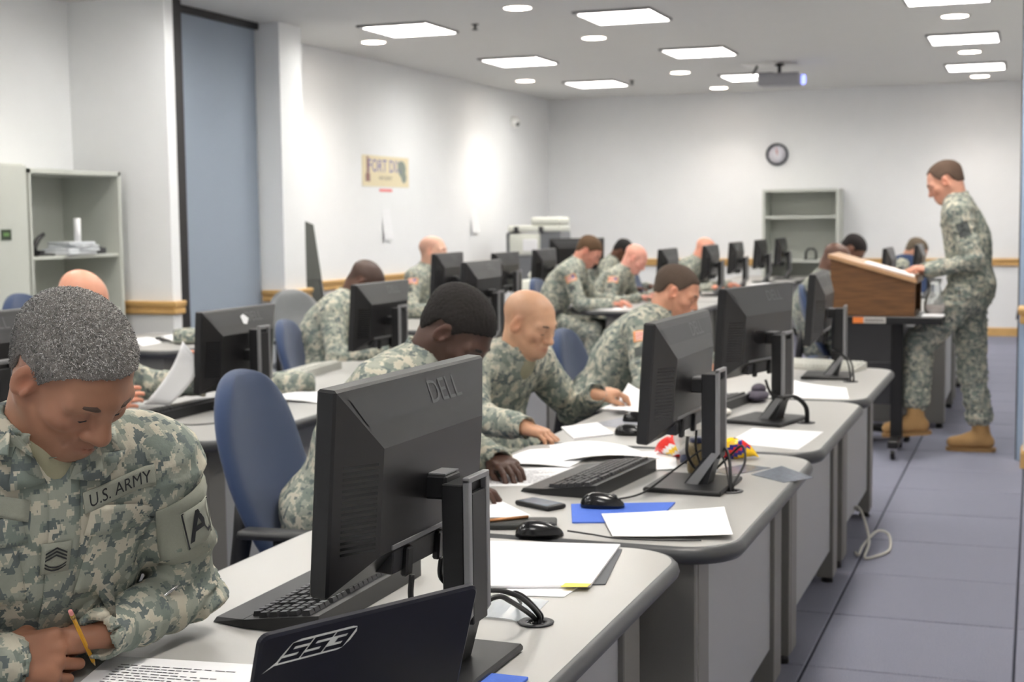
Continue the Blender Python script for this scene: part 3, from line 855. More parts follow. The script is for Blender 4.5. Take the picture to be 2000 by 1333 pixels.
CH = [(-1.82, 3.48, 4, 0.98, 'large blue fabric chair back right of the grey-haired soldier'),
      (-1.88, 5.00, 0, 0.86, 'blue fabric chair under the bald soldier reading a paper'),
      (-1.85, 6.45, 0, 0.87, 'blue fabric chair of the dark-haired soldier at the third monitor'),
      (-1.95, 1.95, -42, 0.90, 'blue fabric chair under the grey-haired soldier'),
      (-3.72, 4.40, 0, 0.90, 'blue fabric chair under the soldier holding up a paper'),
      (-3.45, 6.66, 12, 0.88, 'blue fabric chair of the soldier seen from behind, in front of the rear left pier'),
      (-5.14, 6.62, 4, 1.0, 'empty blue fabric chair at the far left before the steel cabinet'),
      (-4.62, 10.02, 0, 0.94, 'blue fabric chair under the upright bald soldier'),
      (-3.60, 11.08, 0, 0.90, 'blue fabric chair under the brown-haired soldier, behind the tan bald head'),
      (-3.68, 12.05, 0, 0.88, 'blue fabric chair under the pink bald soldier'),
      (-1.30, 10.32, 4, 0.90, 'blue fabric chair behind the turned monitor, left of the lectern'),
      (-3.6, 13.96, 0, 0.90, 'blue fabric chair under the distant bald soldier'),
      (-1.05, 14.0, -60, 1.0, 'far blue fabric chair whose top shows above the lectern'),
      (0.16, 14.4, 0, 1.0, 'far blue chair partly behind the right pier')]
CHO = []
for k, (x, y, rz, sc, lb) in enumerate(CH):
    c = chair0 if k == 0 else copy_tree(chair0)
    c.location = (x, y, 0); c.rotation_euler = (0, 0, radians(rz)); c.scale = (1, 1, sc)
    tag(c, lb, 'chair', 'blue task chairs'); CHO.append(c)
gchair = make_chair(pmat('grey_chair_vinyl', (120, 122, 124), 0.35), M_SHELL)
gchair.location = (-4.85, 9.05, 0.0); gchair.rotation_euler = (0, 0, radians(-25)); gchair.scale = (1, 1, 0.9)
tag(gchair, 'grey vinyl chair behind the empty blue chair, by the left wall', 'chair')
gchair.location.z = 0
bchair = make_chair(pmat('black_chair_fabric', (30, 30, 34), 0.8), M_SHELL)
bchair.location = (-1.02, 9.25, 0); bchair.rotation_euler = (0, 0, radians(-100)); bchair.scale = (1, 1, 0.78)
tag(bchair, 'black chair standing under and behind the lectern', 'chair')

# ------------------------------------------------------------------ papers and small things on the desks
def sheet(pts, label, z=DZ, n=1, bend=0.0, lines=0, name='paper', cat='paper', m=M_PAPER, group=None, thick=0.0012, lift=None):
    """a quadrilateral sheet given by four plan corners; 'bend' raises the middle, 'lift' raises single corners"""
    c = Vector((sum(p[0] for p in pts) / 4, sum(p[1] for p in pts) / 4))
    nn = 8
    lift = lift or (0, 0, 0, 0)
    top = []; 
    def P(u, w):
        a = [(1 - u) * (1 - w), u * (1 - w), u * w, (1 - u) * w]
        x = sum(a[i] * pts[i][0] for i in range(4)) - c.x
        y = sum(a[i] * pts[i][1] for i in range(4)) - c.y
        zz = bend * sin(pi * u) + sum((a[i] ** 2) * lift[i] for i in range(4))
        return x, y, zz
    for i in range(nn + 1):
        for j in range(nn + 1):
            x, y, zz = P(i / nn, j / nn)
            top.append((x, y, zz + thick * n))
    bot = [(p[0], p[1], p[2] - thick * n) for p in top]
    N = len(top); f = []
    for i in range(nn):
        for j in range(nn):
            a = i * (nn + 1) + j
            f.append((a, a + nn + 1, a + nn + 2, a + 1))
            f.append((N + a, N + a + 1, N + a + nn + 2, N + a + nn + 1))
    for i in range(nn):
        for (a, b) in ((i, i + 1), (nn * (nn + 1) + i + 1, nn * (nn + 1) + i), ((i + 1) * (nn + 1), i * (nn + 1)), (i * (nn + 1) + nn, (i + 1) * (nn + 1) + nn)):
            f.append((a, b, N + b, N + a))
    area = sum(pts[i][0] * pts[(i + 1) % 4][1] - pts[(i + 1) % 4][0] * pts[i][1] for i in range(4))
    if area < 0:
        f = [tuple(reversed(q)) for q in f]
    o = MB().add(top + bot, f).build(name, m, None, (c.x, c.y, z + 0.0004))
    tag(o, label, cat, group)
    if lines:
        tx = MB()
        rnd = random.Random(len(label))
        for k in range(lines):
            w0 = 0.12 + 0.76 * k / lines
            u1 = 0.12 + 0.76 * rnd.uniform(0.55, 1.0)
            seg = 11
            for q in range(seg):
                ua = 0.12 + (u1 - 0.12) * q / seg; ub = 0.12 + (u1 - 0.12) * (q + rnd.uniform(0.6, 0.92)) / seg
                A = [P(ua, w0), P(ub, w0), P(ub, w0 + 0.20 / lines), P(ua, w0 + 0.20 / lines)]
                tx.add([(p[0], p[1], p[2] + thick * n + 0.0005) for p in A], [(0, 1, 2, 3)])
        tx.build('printed_lines', M_INK if area > 0 else M_INK, o)
    return o
GP = 'loose papers on the desks'
sheet([(-1.40, 1.74), (-1.18, 1.74), (-1.17, 2.03), (-1.47, 1.99)], 'printed sheet the grey-haired soldier writes on', lines=16, group=GP)
sheet([(-1.03, 2.60), (-0.80, 2.70), (-0.85, 3.0), (-1.16, 2.96)], 'dark folder with a yellow tab under the stack of white papers', n=2, m=pmat('charcoal_folder', (78, 80, 84), 0.6), name='folder', cat='folder')
sheet([(-1.04, 2.585), (-0.82, 2.66), (-0.86, 3.02), (-1.17, 2.96)], 'thick stack of white papers on the front desk', z=DZ + 0.0035, n=4, group=GP)
sheet([(-0.98, 2.56), (-0.85, 2.585), (-0.84, 2.76), (-0.97, 2.76)], 'white sheet sliding out under the paper stack', z=DZ + 0.0005, group=GP)
sheet([(-0.87, 2.625), (-0.82, 2.64), (-0.82, 2.665), (-0.87, 2.655)], 'small yellow note at the corner of the paper stack', z=DZ + 0.009, m=pmat('yellow_note', (236, 214, 96), 0.7), name='note', cat='note')
pl_m = pmat('clear_plastic', (214, 220, 226), 0.12, var=0.05, alpha=0.45)
sheet([(-0.97, 2.40), (-0.86, 2.395), (-0.87, 2.55), (-0.98, 2.54)], 'clear plastic sleeve beside the front desk cables', m=pl_m, name='plastic_sleeve', cat='sleeve', bend=0.004)
sheet([(-0.945, 2.42), (-0.885, 2.42), (-0.895, 2.50), (-0.955, 2.50)], 'grey card inside the clear plastic sleeve', m=pmat('grey_card', (168, 170, 172), 0.6), name='card', cat='card', z=DZ - 0.0002)
sheet([(-1.45, 3.60), (-1.18, 3.70), (-1.26, 3.98), (-1.50, 3.86)], 'printed sheet under the keyboard of the second desk', lines=14, group=GP)
sheet([(-1.53, 3.93), (-1.28, 3.95), (-1.27, 4.25), (-1.50, 4.22)], 'white sheet before the bent dark-haired soldier', z=DZ + 0.0025, bend=0.006, group=GP)
sheet([(-1.34, 4.02), (-1.06, 4.16), (-1.22, 4.36), (-1.46, 4.30)], 'large white sheet behind the keyboard of the second desk', z=DZ + 0.005, bend=0.015, group=GP)
sheet([(-1.10, 3.93), (-0.97, 4.02), (-1.05, 4.32), (-1.2, 4.26)], 'white sheet under the second monitor', z=DZ + 0.002, group=GP)
sheet([(-1.30, 3.17), (-1.17, 3.29), (-1.36, 3.50), (-1.48, 3.40)], 'white sheet left of the phone', group=GP)
sheet([(-0.99, 3.31), (-0.90, 3.10), (-0.635, 3.165), (-0.72, 3.48)], 'blank white sheet lying over the corner of the blue mouse pad', z=DZ + 0.006, group=GP, lift=(0.004, 0, 0.008, 0.004))
sheet([(-1.04, 3.23), (-0.85, 3.30), (-0.86, 3.54), (-1.11, 3.44)], 'bright blue mouse pad on the second desk', n=2, thick=0.0016, m=pmat('blue_mat', (68, 104, 196), 0.8, bump=0.3), name='mouse_pad', cat='mouse pad')
sheet([(-1.55, 4.70), (-1.43, 4.47), (-1.33, 4.60), (-1.46, 4.84)], 'white pad at the near corner of the third desk', n=5, name='note_pad', cat='note pad')
sheet([(-1.56, 5.18), (-1.34, 5.07), (-1.32, 5.34), (-1.55, 5.42)], 'white papers at the elbow of the bald reading soldier', n=3, group=GP, lines=10)
sheet([(-1.48, 4.82), (-1.32, 4.75), (-1.25, 5.04), (-1.40, 5.08)], 'grey printed mat on the third desk', m=pmat('grey_print_mat', (150, 152, 160), 0.6, var=0.3, scale=60), name='desk_mat', cat='mat')
sheet([(-0.93, 4.55), (-0.69, 4.47), (-0.665, 4.86), (-0.91, 4.88)], 'white sheet at the near right corner of the third desk', group=GP)
sheet([(-1.0, 5.74), (-0.69, 5.77), (-0.74, 6.1), (-1.02, 6.2)], 'curled white sheet on the desk before the lectern', group=GP, lift=(0, 0, 0.004, 0.03))
sheet([(-2.98, 5.10), (-2.69, 5.08), (-2.74, 5.33), (-3.0, 5.36)], 'white papers right of the large blue chair', n=2, group=GP, bend=0.008)
sheet([(-3.25, 4.45), (-3.12, 4.44), (-3.10, 4.6), (-3.25, 4.6)], 'small white sheet under the raised paper', group=GP)
sheet([(-5.22, 7.20), (-5.0, 7.18), (-5.02, 7.42), (-5.25, 7.44)], 'crumpled white sheet on the left desk by the pier, nearer one', group=GP, bend=0.03)
sheet([(-5.16, 7.47), (-4.96, 7.46), (-4.98, 7.68), (-5.2, 7.68)], 'crumpled white sheet on the left desk by the pier, farther one', group=GP, bend=0.03)
for k, (x, y, lb) in enumerate(((-3.2, 10.98, 'far white sheet the brown-haired soldier writes on'), (-3.12, 12.2, 'far white sheet before the pink bald soldier'), (-2.75, 13.7, 'far white sheet before the distant bald soldier'), (-2.7, 14.9, 'far white sheet beside the far monitors'), (-2.65, 15.2, 'farthest white sheet before the open bookcase'))):
    sheet([(x - .11, y - .14), (x + .11, y - .14), (x + .11, y + .14), (x - .11, y + .14)], lb, group=GP, n=2)
# printed film pieces at the far corner of the second desk
film_m = pmat('printed_film', (122, 128, 138), 0.2, var=0.5, scale=70)
sheet([(-0.75, 4.0), (-0.64, 3.90), (-0.575, 4.0), (-0.69, 4.16)], 'dark printed plastic card hanging over the second desk edge', m=film_m, name='plastic_card', cat='card')
sheet([(-0.88, 4.02), (-0.80, 3.97), (-0.715, 4.12), (-0.80, 4.16)], 'dark printed plastic card beside the snack bags', m=film_m, name='plastic_card', cat='card')

# phone
ph = empty('phone', (-1.18, 3.40, DZ), radians(-28), 'black smartphone lying on the second desk', 'phone')
MB().box(-0.064, 0.064, -0.033, 0.033, 0.0005, 0.013, bev=0.006, seg=3).build('case', M_BLACK, ph)
MB().box(-0.052, 0.052, -0.028, 0.028, 0.0128, 0.0138, bev=0.0003).build('screen', pmat('phone_glass', (120, 136, 150), 0.08, var=0.35, scale=30), ph)
# leather wallet
wl = empty('leather_wallet', (-1.15, 3.16, DZ), radians(18), 'black leather wallet with a pen on the second desk', 'wallet')
MB().box(-0.11, 0.09, -0.04, 0.04, 0.0005, 0.016, bev=0.006, seg=2).build('cover', pmat('black_leather', (38, 40, 38), 0.45, bump=0.5, bscale=300), wl)
MB().tube([(-0.09, -0.03, 0.02), (0.02, 0.02, 0.02)], 0.004, 8).build('pen', pmat('copper_pen', (170, 120, 80), 0.3, metal=0.6), wl)

# laptop at the bottom edge, seen from behind its lid
LU = Vector((0.454, 0.891, 0)); LN = Vector((0.891, -0.454, 0))
lp = empty('laptop', (-0.903, 1.765, DZ), 0, 'dark blue laptop lid with white stylised letters at the bottom', 'laptop')
M_LID = pmat('dark_navy_lid', (10, 12, 28), 0.42, var=0.1, spec=0.3)
def lpt(u, n, z):
    p = LU * u + LN * n
    return (p.x, p.y, z)
LV = Vector((LN.x * 0.06, LN.y * 0.06, 0.19)).normalized()          # up along the lid
LO = LN * LV.z - Vector((0, 0, 1)) * (0.06 / sqrt(0.06 ** 2 + 0.19 ** 2)) # outward normal of the lid
def lid(u, v, o=0.0):
    p = LU * u + Vector((0, 0, 0.012)) + LV * v + LO * o
    return (p.x, p.y, p.z)
def lid_pts(off, ins, o):
    return [lid(p[0], p[1], o) for p in rrect(-0.187, 0.187, 0.0, 0.205, (0.004, 0.004, 0.014, 0.014), ins, 5)]
r0 = lid_pts(0, 0.0, 0.0); r1 = lid_pts(0, 0.0, 0.007); r2 = lid_pts(0, 0.004, 0.010)
n = len(r0)
lm = MB().add(r0 + r1 + r2, [tuple(range(n - 1, -1, -1)), tuple(range(2 * n, 3 * n))] + [(k * n + j, k * n + (j + 1) % n, (k + 1) * n + (j + 1) % n, (k + 1) * n + j) for k in range(2) for j in range(n)])
lido = lm.build('lid', M_LID, lp)
MB().hexa([lpt(-0.187, -0.25, 0.001), lpt(0.187, -0.25, 0.001), lpt(0.187, 0.0, 0.001), lpt(-0.187, 0.0, 0.001)], [lpt(-0.187, -0.25, 0.018), lpt(0.187, -0.25, 0.018), lpt(0.187, 0.0, 0.022), lpt(-0.187, 0.0, 0.022)]).build('base', M_BLACK, lp)
# stylised letters: dark strokes on a pale slanted plate
LX0, LX1, LZ0, LZ1 = -0.146, -0.040, 0.160, 0.186
def lg(x, z, o):                          # letter space (0..1, 0..1) with a slant
    return lid(LX0 + (LX1 - LX0) * x + 0.020 * (z - 0.5), LZ0 + (LZ1 - LZ0) * z, o)
M_LOGO = pmat('white_print', (214, 216, 214), 0.45)
plate = [(-0.13, -0.42), (-0.02, -0.12), (0.93, -0.12), (0.99, -0.04), (1.04, 0.30), (1.04, 0.75), (0.98, 1.05), (0.90, 1.12), (0.10, 1.12), (0.00, 1.0), (-0.03, 0.35), (-0.03, 0.08)]
MB().add([lg(p[0], p[1], 0.0104) for p in plate], [tuple(range(len(plate)))]).build('letter_plate', M_LOGO, lido)
bars = [(0, 1, .76, 1), (0, 1, .38, .62), (0, 1, 0, .24)]
lets = MB()
def bar(x0, x1, z0, z1):
    lets.add([lg(x0, z0, 0.0109), lg(x1, z0, 0.0109), lg(x1, z1, 0.0109), lg(x0, z1, 0.0109)], [(0, 1, 2, 3)])
for k, ch in enumerate('SS3'):
    a0 = 0.005 + k * 0.335; w_ = 0.31
    for (p, q, z0, z1) in bars:
        bar(a0 + (0 if (ch == 'S' or z0 != .38) else 0.10) , a0 + w_, z0, z1)
    if ch == 'S':
        bar(a0, a0 + 0.085, .38, 1.0); bar(a0 + w_ - 0.085, a0 + w_, 0, .62)
    else:
        bar(a0 + w_ - 0.085, a0 + w_, 0, 1.0)
lets.build('lettering', M_LID, lido)
desk(-1.63, -0.70, 0.40, 1.71, 'grey laminate desk nearest the viewer, carrying part of the laptop', G1)
bk = MB().box(-0.08, 0.05, -0.04, 0.04, 0.0005, 0.006, bev=0.001).build('blue_card', pmat('blue_mat', (68, 104, 196), 0.8), None, (-0.80, 2.055, DZ)); tag(bk, 'blue card at the bottom edge of the front desk', 'card')

# snack bags and jar on the second desk
def bag(x, y, rz, cols, label, w=0.10, d=0.06, h=0.05):
    t = empty('snack_bag', (x, y, DZ), radians(rz), label, 'snack bag', 'snack bags')
    rnd = random.Random(int(x * 1000))
    nu, nv = 22, 12
    v = []; f = []; mi = []
    for i in range(nv + 1):
        tt = i / nv
        for j in range(nu):
            a = 2 * pi * j / nu
            pin = sin(pi * min(max(tt, 0.001), 0.999)) ** 0.5
            yy = (tt - 0.5) * 2 * w * 0.75
            k = 1 + 0.16 * rnd.uniform(-1, 1)
            x_ = d * 0.5 * cos(a) * (0.35 + 0.65 * pin) * k
            z_ = h * 0.5 + h * 0.5 * sin(a) * pin * k
            v.append((x_, yy, max(0.0008, z_ * (0.15 + 0.85 * pin) + 0.001)))
    for i in range(nv):
        for j in range(nu):
            f.append((i * nu + j, (i + 1) * nu + j, (i + 1) * nu + (j + 1) % nu, i * nu + (j + 1) % nu))
    me = MB().add(v, f, smooth=True)
    ms = [pmat('foil_%d_%d_%d' % c, c, 0.22, var=0.12, scale=60) for c in cols]
    o = me.build('wrapper', ms, t)
    for p in o.data.polygons:
        z = p.center; q = sin(z.y * 42 + z.z * 70 + x * 30) + 0.5 * sin(z.x * 90)
        p.material_index = 0 if q < -0.25 else (1 if q < 0.45 else min(2, len(cols) - 1))
bag(-1.03, 4.235, 60, [(226, 46, 40), (244, 240, 236), (240, 196, 40)], 'red, white and yellow snack bag left of the monitor stand', h=0.07)
bag(-0.85, 4.25, 100, [(250, 200, 30), (50, 44, 130), (222, 48, 40)], 'yellow, blue and red snack bag right of the monitor stand', h=0.062)
jr = empty('snack_jar', (-0.892, 3.975, DZ), 0, 'brown snack container standing behind the monitor stand', 'jar')
MB().lathe([(0.0, 0.001), (0.034, 0.001), (0.038, 0.012), (0.038, 0.075), (0.030, 0.092), (0.0, 0.093)], 20).build('body', pmat('brown_nuts', (112, 96, 62), 0.5, var=0.6, scale=140, bump=0.8, bscale=150), jr)
MB().lathe([(0.0, 0.093), (0.031, 0.093), (0.031, 0.105), (0.0, 0.106)], 20).build('lid', pmat('dark_blue_lid', (48, 54, 84), 0.4), jr)
tb = empty('plastic_bag', (-0.955, 4.16, DZ), 0, 'crinkled clear plastic bag behind the second monitor', 'plastic bag')
rnd = random.Random(5)
v = []; f = []
for i in range(9):
    for j in range(14):
        a = 2 * pi * j / 14; th = i / 8
        r = 0.055 * sin(pi * (0.12 + 0.76 * th)) * (1 + 0.22 * rnd.uniform(-1, 1))
        v.append((r * cos(a), r * sin(a), 0.001 + 0.14 * th))
for i in range(8):
    for j in range(14):
        f.append((i * 14 + j, i * 14 + (j + 1) % 14, (i + 1) * 14 + (j + 1) % 14, (i + 1) * 14 + j))
f.append(tuple(range(13, -1, -1))); f.append(tuple(8 * 14 + j for j in range(14)))
MB().add(v, f).build('film', pmat('crinkled_film', (214, 212, 208), 0.18, var=0.15, scale=50, alpha=0.75), tb)
MB().lathe([(0.0, 0.001), (0.04, 0.001), (0.042, 0.03), (0.0, 0.032)], 14).build('content', pmat('dark_blue_lid', (48, 54, 84), 0.4), tb)
pu = MB().ell((0, 0, 0.022), (0.045, 0.10, 0.021), 16, 8).ell((0.0, 0.03, 0.045), (0.03, 0.05, 0.022), 14, 8).build('purple_pouch', pmat('purple_grey_cloth', (62, 56, 70), 0.7, var=0.5, scale=40, bump=0.8, bscale=60), None, (-1.03, 5.62, DZ)); tag(pu, 'dark purple pouch behind the third monitor', 'pouch')
wr = MB().ell((0, 0, 0.014), (0.035, 0.05, 0.013), 12, 6).build('wrapper', pmat('white_foil', (226, 222, 214), 0.3, var=0.2, scale=60), None, (-1.08, 5.18, DZ)); tag(wr, 'crumpled white wrapper on the base of the third monitor', 'wrapper')

# soft caps
M_CAMO = None

# ------------------------------------------------------------------ steel cabinet with open shelves (front faces +x)
cb = empty('steel_cabinet', (-5.95, 7.15, 0), 0, 'tall grey steel cabinet with open shelves by the left pier', 'cabinet')
X0, X1, Y0, Y1, ZT = -0.265, 0.20, 0.0, 0.93, 1.775
MB().box(X0, X0 + .012, Y0, Y1, 0, ZT).build('back_panel', M_CABINET, cb)
MB().box(X0, X1, Y1 - .03, Y1, 0, ZT, bev=.002).build('side_panel', M_CABINET, cb)
MB().box(X0, X1, Y0, Y0 + .02, 0, ZT, bev=.002).build('side_panel', M_CABINET, cb)
MB().box(X0, X1, Y0, Y1, ZT - 0.03, ZT, bev=.002).build('top_panel', M_CABINET, cb)
MB().box(X0, X1, Y0, Y1, 0.0, 0.08).build('plinth', M_CABINET, cb)
for z in (1.235, 0.87, 0.47):
    MB().box(X0 + .012, X1 - .015, Y0 + .02, Y1 - .03, z - 0.022, z, bev=.002).build('shelf', M_CABINET, cb)
dr = empty('steel_locker', (-5.95, 6.51, 0), 0, 'plain grey steel locker at the far left edge, closed', 'cabinet')
MB().box(X0, X1 - .02, 0.02, 0.62, 0.0, 1.80, bev=.003).build('body', M_CABINET, dr)
MB().box(X1 - .02, X1, 0.02, 0.62, 0.03, 1.79, bev=.003).build('door', M_CABINET, dr)
lg = MB().box(X1, X1 + .003, 0.37, 0.46, 1.34, 1.405).build('label_plate', pmat('dark_green_label', (40, 52, 36), 0.5, var=0.5, scale=60), dr)
MB().box(X1 + .003, X1 + .0035, 0.39, 0.44, 1.365, 1.385).build('label_print', pmat('green_print', (92, 128, 72), 0.5), lg)
# things on the cabinet shelf
hp = empty('hole_punch', (-5.83, 7.28, 1.2352), 0, 'black hole punch on the cabinet shelf', 'hole punch')
MB().box(-0.05, 0.05, -0.03, 0.13, 0.0, 0.012, bev=.003).build('base', M_BLACK, hp)
MB().tube([(0, -0.01, 0.01), (0, -0.005, 0.06), (0, 0.04, 0.11), (0, 0.09, 0.135)], [0.022, 0.018, 0.016, 0.012], 8).build('handle', M_BLACK, hp)
MB().box(-0.03, 0.03, 0.02, 0.06, 0.012, 0.035, bev=.004).build('punch_body', M_CHAR, hp)
M_CLEARW = pmat('clear_white_plastic', (206, 210, 214), 0.3, var=0.2, scale=30)
for k, (dy, dz, w, rz) in enumerate(((0.30, 0.0, 0.15, 0.05), (0.33, 0.021, 0.14, -0.12), (0.36, 0.042, 0.12, 0.2), (0.34, 0.063, 0.10, -0.3))):
    o = MB().box(-0.12, 0.12, -w, w, 0.0005, 0.02, bev=.004).build('plastic_box', M_CLEARW, None, (-5.86, 7.24 + dy + 0.1, 1.2353 + dz)); o.rotation_euler = (0, 0, rz)
    tag(o, ['lowest flat clear plastic box on the cabinet shelf', 'second flat clear plastic box in the shelf pile', 'third flat clear plastic box in the shelf pile', 'topmost flat clear plastic box in the shelf pile'][k], 'plastic box', 'plastic boxes on the cabinet shelf')
rl = MB()
rl.lathe([(0.022, 0.0), (0.022, 0.15), (0.019, 0.15), (0.0, 0.1495)], 16)
rr_ = rl.build('paper_roll', M_PAPER, None, (-5.84, 7.72, 1.3194)); tag(rr_, 'white paper roll standing on the plastic boxes', 'paper roll')
for k, (y, w, h, mm, lb) in enumerate(((7.22, .035, .10, M_PAPER, 'small white carton on the lower cabinet shelf'), (7.55, .06, .05, M_BLACK, 'small black device on the lower cabinet shelf'), (7.90, .04, .04, M_CHAR, 'small dark stapler at the right end of the shelf'))):
    z = 0.87 if k < 2 else 1.235
    o = MB().box(-0.05, 0.05, -w, w, 0.0005, h, bev=.004).box(-0.03, 0.03, -w * .6, w * .6, h, h * 1.15, bev=.003).build(['carton', 'small_device', 'stapler'][k], mm, None, (-5.83, y, z)); tag(o, lb, ['carton', 'device', 'stapler'][k])

# open bookcase at the back wall
bcs = empty('bookcase', (-2.61, YB - 0.30, 0), 0, 'grey green open bookcase against the back wall under the clock', 'bookcase')
for s in (-1, 1):
    MB().box(s * 0.43 - .015, s * 0.43 + .015, -0.17, 0.27, 0, 1.735, bev=.002).build('side_panel', M_CABINET, bcs)
MB().box(-0.415, 0.415, 0.25, 0.27, 0, 1.72).build('back_panel', M_CABINET, bcs)
for z in (1.735, 1.42, 1.05, 0.90, 0.5, 0.1):
    if z == 1.05: continue
    MB().box(-0.415, 0.415, -0.165, 0.25, z - 0.03, z, bev=.002).build('top_panel' if z > 1.7 else 'shelf', M_CABINET, bcs)
hh = empty('headset', (-2.50, YB - 0.33, 0.9), 0, 'small grey headset stand on the bookcase shelf', 'headset')
MB().tube([(-0.06, 0, 0.0), (-0.06, 0, 0.09), (-0.03, 0, 0.13), (0.03, 0, 0.13), (0.06, 0, 0.09), (0.06, 0, 0.0)], 0.014, 8).build('band', M_CHAR, hh)
MB().box(-0.08, 0.08, -0.04, 0.04, 0.0, 0.015, bev=.003).build('base', M_CHAR, hh)

# copier and small printer near the far left corner
M_CPW = pmat('copier_white', (216, 218, 208), 0.5, var=0.03)
M_CPG = pmat('copier_grey', (112, 114, 118), 0.5)
cp = empty('copier', (-5.22, 15.1, 0), radians(6), 'large grey and white copier near the far corner', 'copier')
MB().box(-0.30, 0.32, -0.30, 0.30, 0.02, 1.02, bev=.02).build('cabinet', M_CPG, cp)
MB().box(-0.42, 0.10, -0.32, 0.30, 1.02, 1.26, bev=.03, seg=2).build('body', M_CPW, cp)
MB().add([(0.10, -0.30, 1.04), (0.42, -0.30, 1.10), (0.42, 0.3, 1.10), (0.10, 0.3, 1.04), (0.10, -0.30, 1.28), (0.40, -0.30, 1.28), (0.40, 0.3, 1.28), (0.10, 0.3, 1.28)], [(0, 3, 2, 1), (4, 5, 6, 7), (0, 1, 5, 4), (1, 2, 6, 5), (2, 3, 7, 6), (3, 0, 4, 7)]).build('finisher', M_CPG, cp)
MB().box(-0.42, -0.36, -0.335, 0.28, 1.0, 1.28, bev=.02).build('side_cover', M_CPG, cp)
MB().box(-0.40, 0.40, -0.31, 0.31, 1.28, 1.35, bev=.02, seg=2).build('scanner', M_CPW, cp)
MB().box(-0.05, 0.40, -0.30, 0.29, 1.35, 1.44, bev=.03, seg=2).build('document_feeder', M_CPW, cp)
MB().box(-0.16, 0.06, -0.335, -0.318, 1.07, 1.20, bev=.005).build('paper_output', M_PAPER, cp)
for x in (-0.30, 0.08):
    MB().box(x, x + 0.07, -0.33, -0.30, 1.27, 1.34, bev=.005).build('hinge', M_CHAR, cp)
for z in (0.2, 0.45, 0.7):
    MB().box(-0.28, 0.30, -0.306, -0.298, z, z + 0.2, bev=.003).build('paper_drawer', M_CPG, cp)
sp_ = empty('small_printer', (-4.2, 12.25, DZ), 0, 'small white printer left of the copier', 'printer')
MB().box(-0.16, 0.16, -0.20, 0.20, 0.001, 0.18, bev=.02, seg=2).build('body', M_CPW, sp_)
MB().box(-0.10, 0.16, -0.16, 0.16, 0.18, 0.26, bev=.03).build('paper_tray', M_CPW, sp_)
MB().box(0.158, 0.165, -0.14, 0.14, 0.04, 0.09).build('output_slot', M_CHAR, sp_)

cp.scale = (0.74, 0.9, 1.0)
# folded table leaning in the corner behind the rear left pier
ft_ = empty('folded_table', (-5.60, 10.28, 0), 0, 'dark folded table leaning upright by the left wall', 'table')
MB().hexa([(0.10, -0.25, 0.001), (0.15, -0.25, 0.001), (0.15, 0.32, 0.001), (0.10, 0.32, 0.001)], [(-0.10, -0.25, 1.50), (-0.055, -0.25, 1.52), (-0.055, 0.32, 1.40), (-0.10, 0.32, 1.38)]).build('tabletop', pmat('dark_olive_grey', (70, 72, 68), 0.6), ft_)
MB().tube([(0.19, -0.15, 0.10), (0.06, -0.15, 0.95), (0.06, 0.2, 0.95), (0.19, 0.2, 0.10)], 0.014, 8).build('folded_leg', M_CHAR, ft_)

# ------------------------------------------------------------------ lectern on a cart
def wood_material():
    m = bpy.data.materials.new('oak_veneer'); m.use_nodes = True
    nt = m.node_tree; b = nt.nodes['Principled BSDF']
    tc = nt.nodes.new('ShaderNodeTexCoord'); mp = nt.nodes.new('ShaderNodeMapping')
    mp.inputs['Scale'].default_value = (1, 1, 14)
    nz = nt.nodes.new('ShaderNodeTexNoise'); nz.inputs['Scale'].default_value = 6; nz.inputs['Detail'].default_value = 6
    r = nt.nodes.new('ShaderNodeValToRGB')
    r.color_ramp.elements[0].position = .3; r.color_ramp.elements[0].color = lin((86, 57, 32)) + (1,)
    r.color_ramp.elements[1].position = .7; r.color_ramp.elements[1].color = lin((124, 85, 49)) + (1,)
    nt.links.new(tc.outputs['Object'], mp.inputs['Vector']); nt.links.new(mp.outputs['Vector'], nz.inputs['Vector'])
    nt.links.new(nz.outputs['Fac'], r.inputs['Fac']); nt.links.new(r.outputs['Color'], b.inputs['Base Color'])
    b.inputs['Roughness'].default_value = 0.45
    return m
M_WOOD = wood_material()
lc = empty('lectern', (-0.89, 8.47, 0.845), 0, 'oak tabletop lectern with sloping top on the rolling cart', 'lectern')
def slab(pts_xz, y0, y1):
    n = len(pts_xz)
    v = [(p[0], y0, p[1]) for p in pts_xz] + [(p[0], y1, p[1]) for p in pts_xz]
    return MB().add(v, [tuple(range(n)), tuple(range(2 * n - 1, n - 1, -1))] + [((i + 1) % n, i, n + i, n + (i + 1) % n) for i in range(n)])
side = [(-0.235, 0.001), (0.245, 0.001), (0.245, 0.195), (-0.235, 0.335)]
slab(side, 0.0, 0.018).build('side_panel', M_WOOD, lc)
slab(side, 0.46, 0.478).build('side_panel', M_WOOD, lc)
MB().box(-0.235, -0.217, 0.018, 0.46, 0.001, 0.33).build('front_panel', M_WOOD, lc)
MB().box(-0.217, 0.235, 0.018, 0.46, 0.001, 0.018).build('bottom_panel', M_WOOD, lc)
slab([(-0.25, 0.338), (0.255, 0.191), (0.255, 0.213), (-0.25, 0.36)], -0.01, 0.488).build('sloping_top', pmat('lectern_top', (182, 142, 104), 0.4, var=0.1), lc)
slab([(0.245, 0.195), (0.257, 0.19), (0.257, 0.24), (0.245, 0.245)], 0.0, 0.478).build('paper_stop', M_WOOD, lc)
po = slab([(-0.05, 0.307), (0.23, 0.2255), (0.23, 0.2285), (-0.05, 0.31)], 0.06, 0.30).build('lectern_papers', M_PAPER, None, (-0.89, 8.47, 0.845)); tag(po, 'white papers lying on the sloping lectern top', 'paper')
ct = empty('rolling_cart', (-0.89, 8.55, 0), 0, 'black rolling cart carrying the lectern', 'cart')
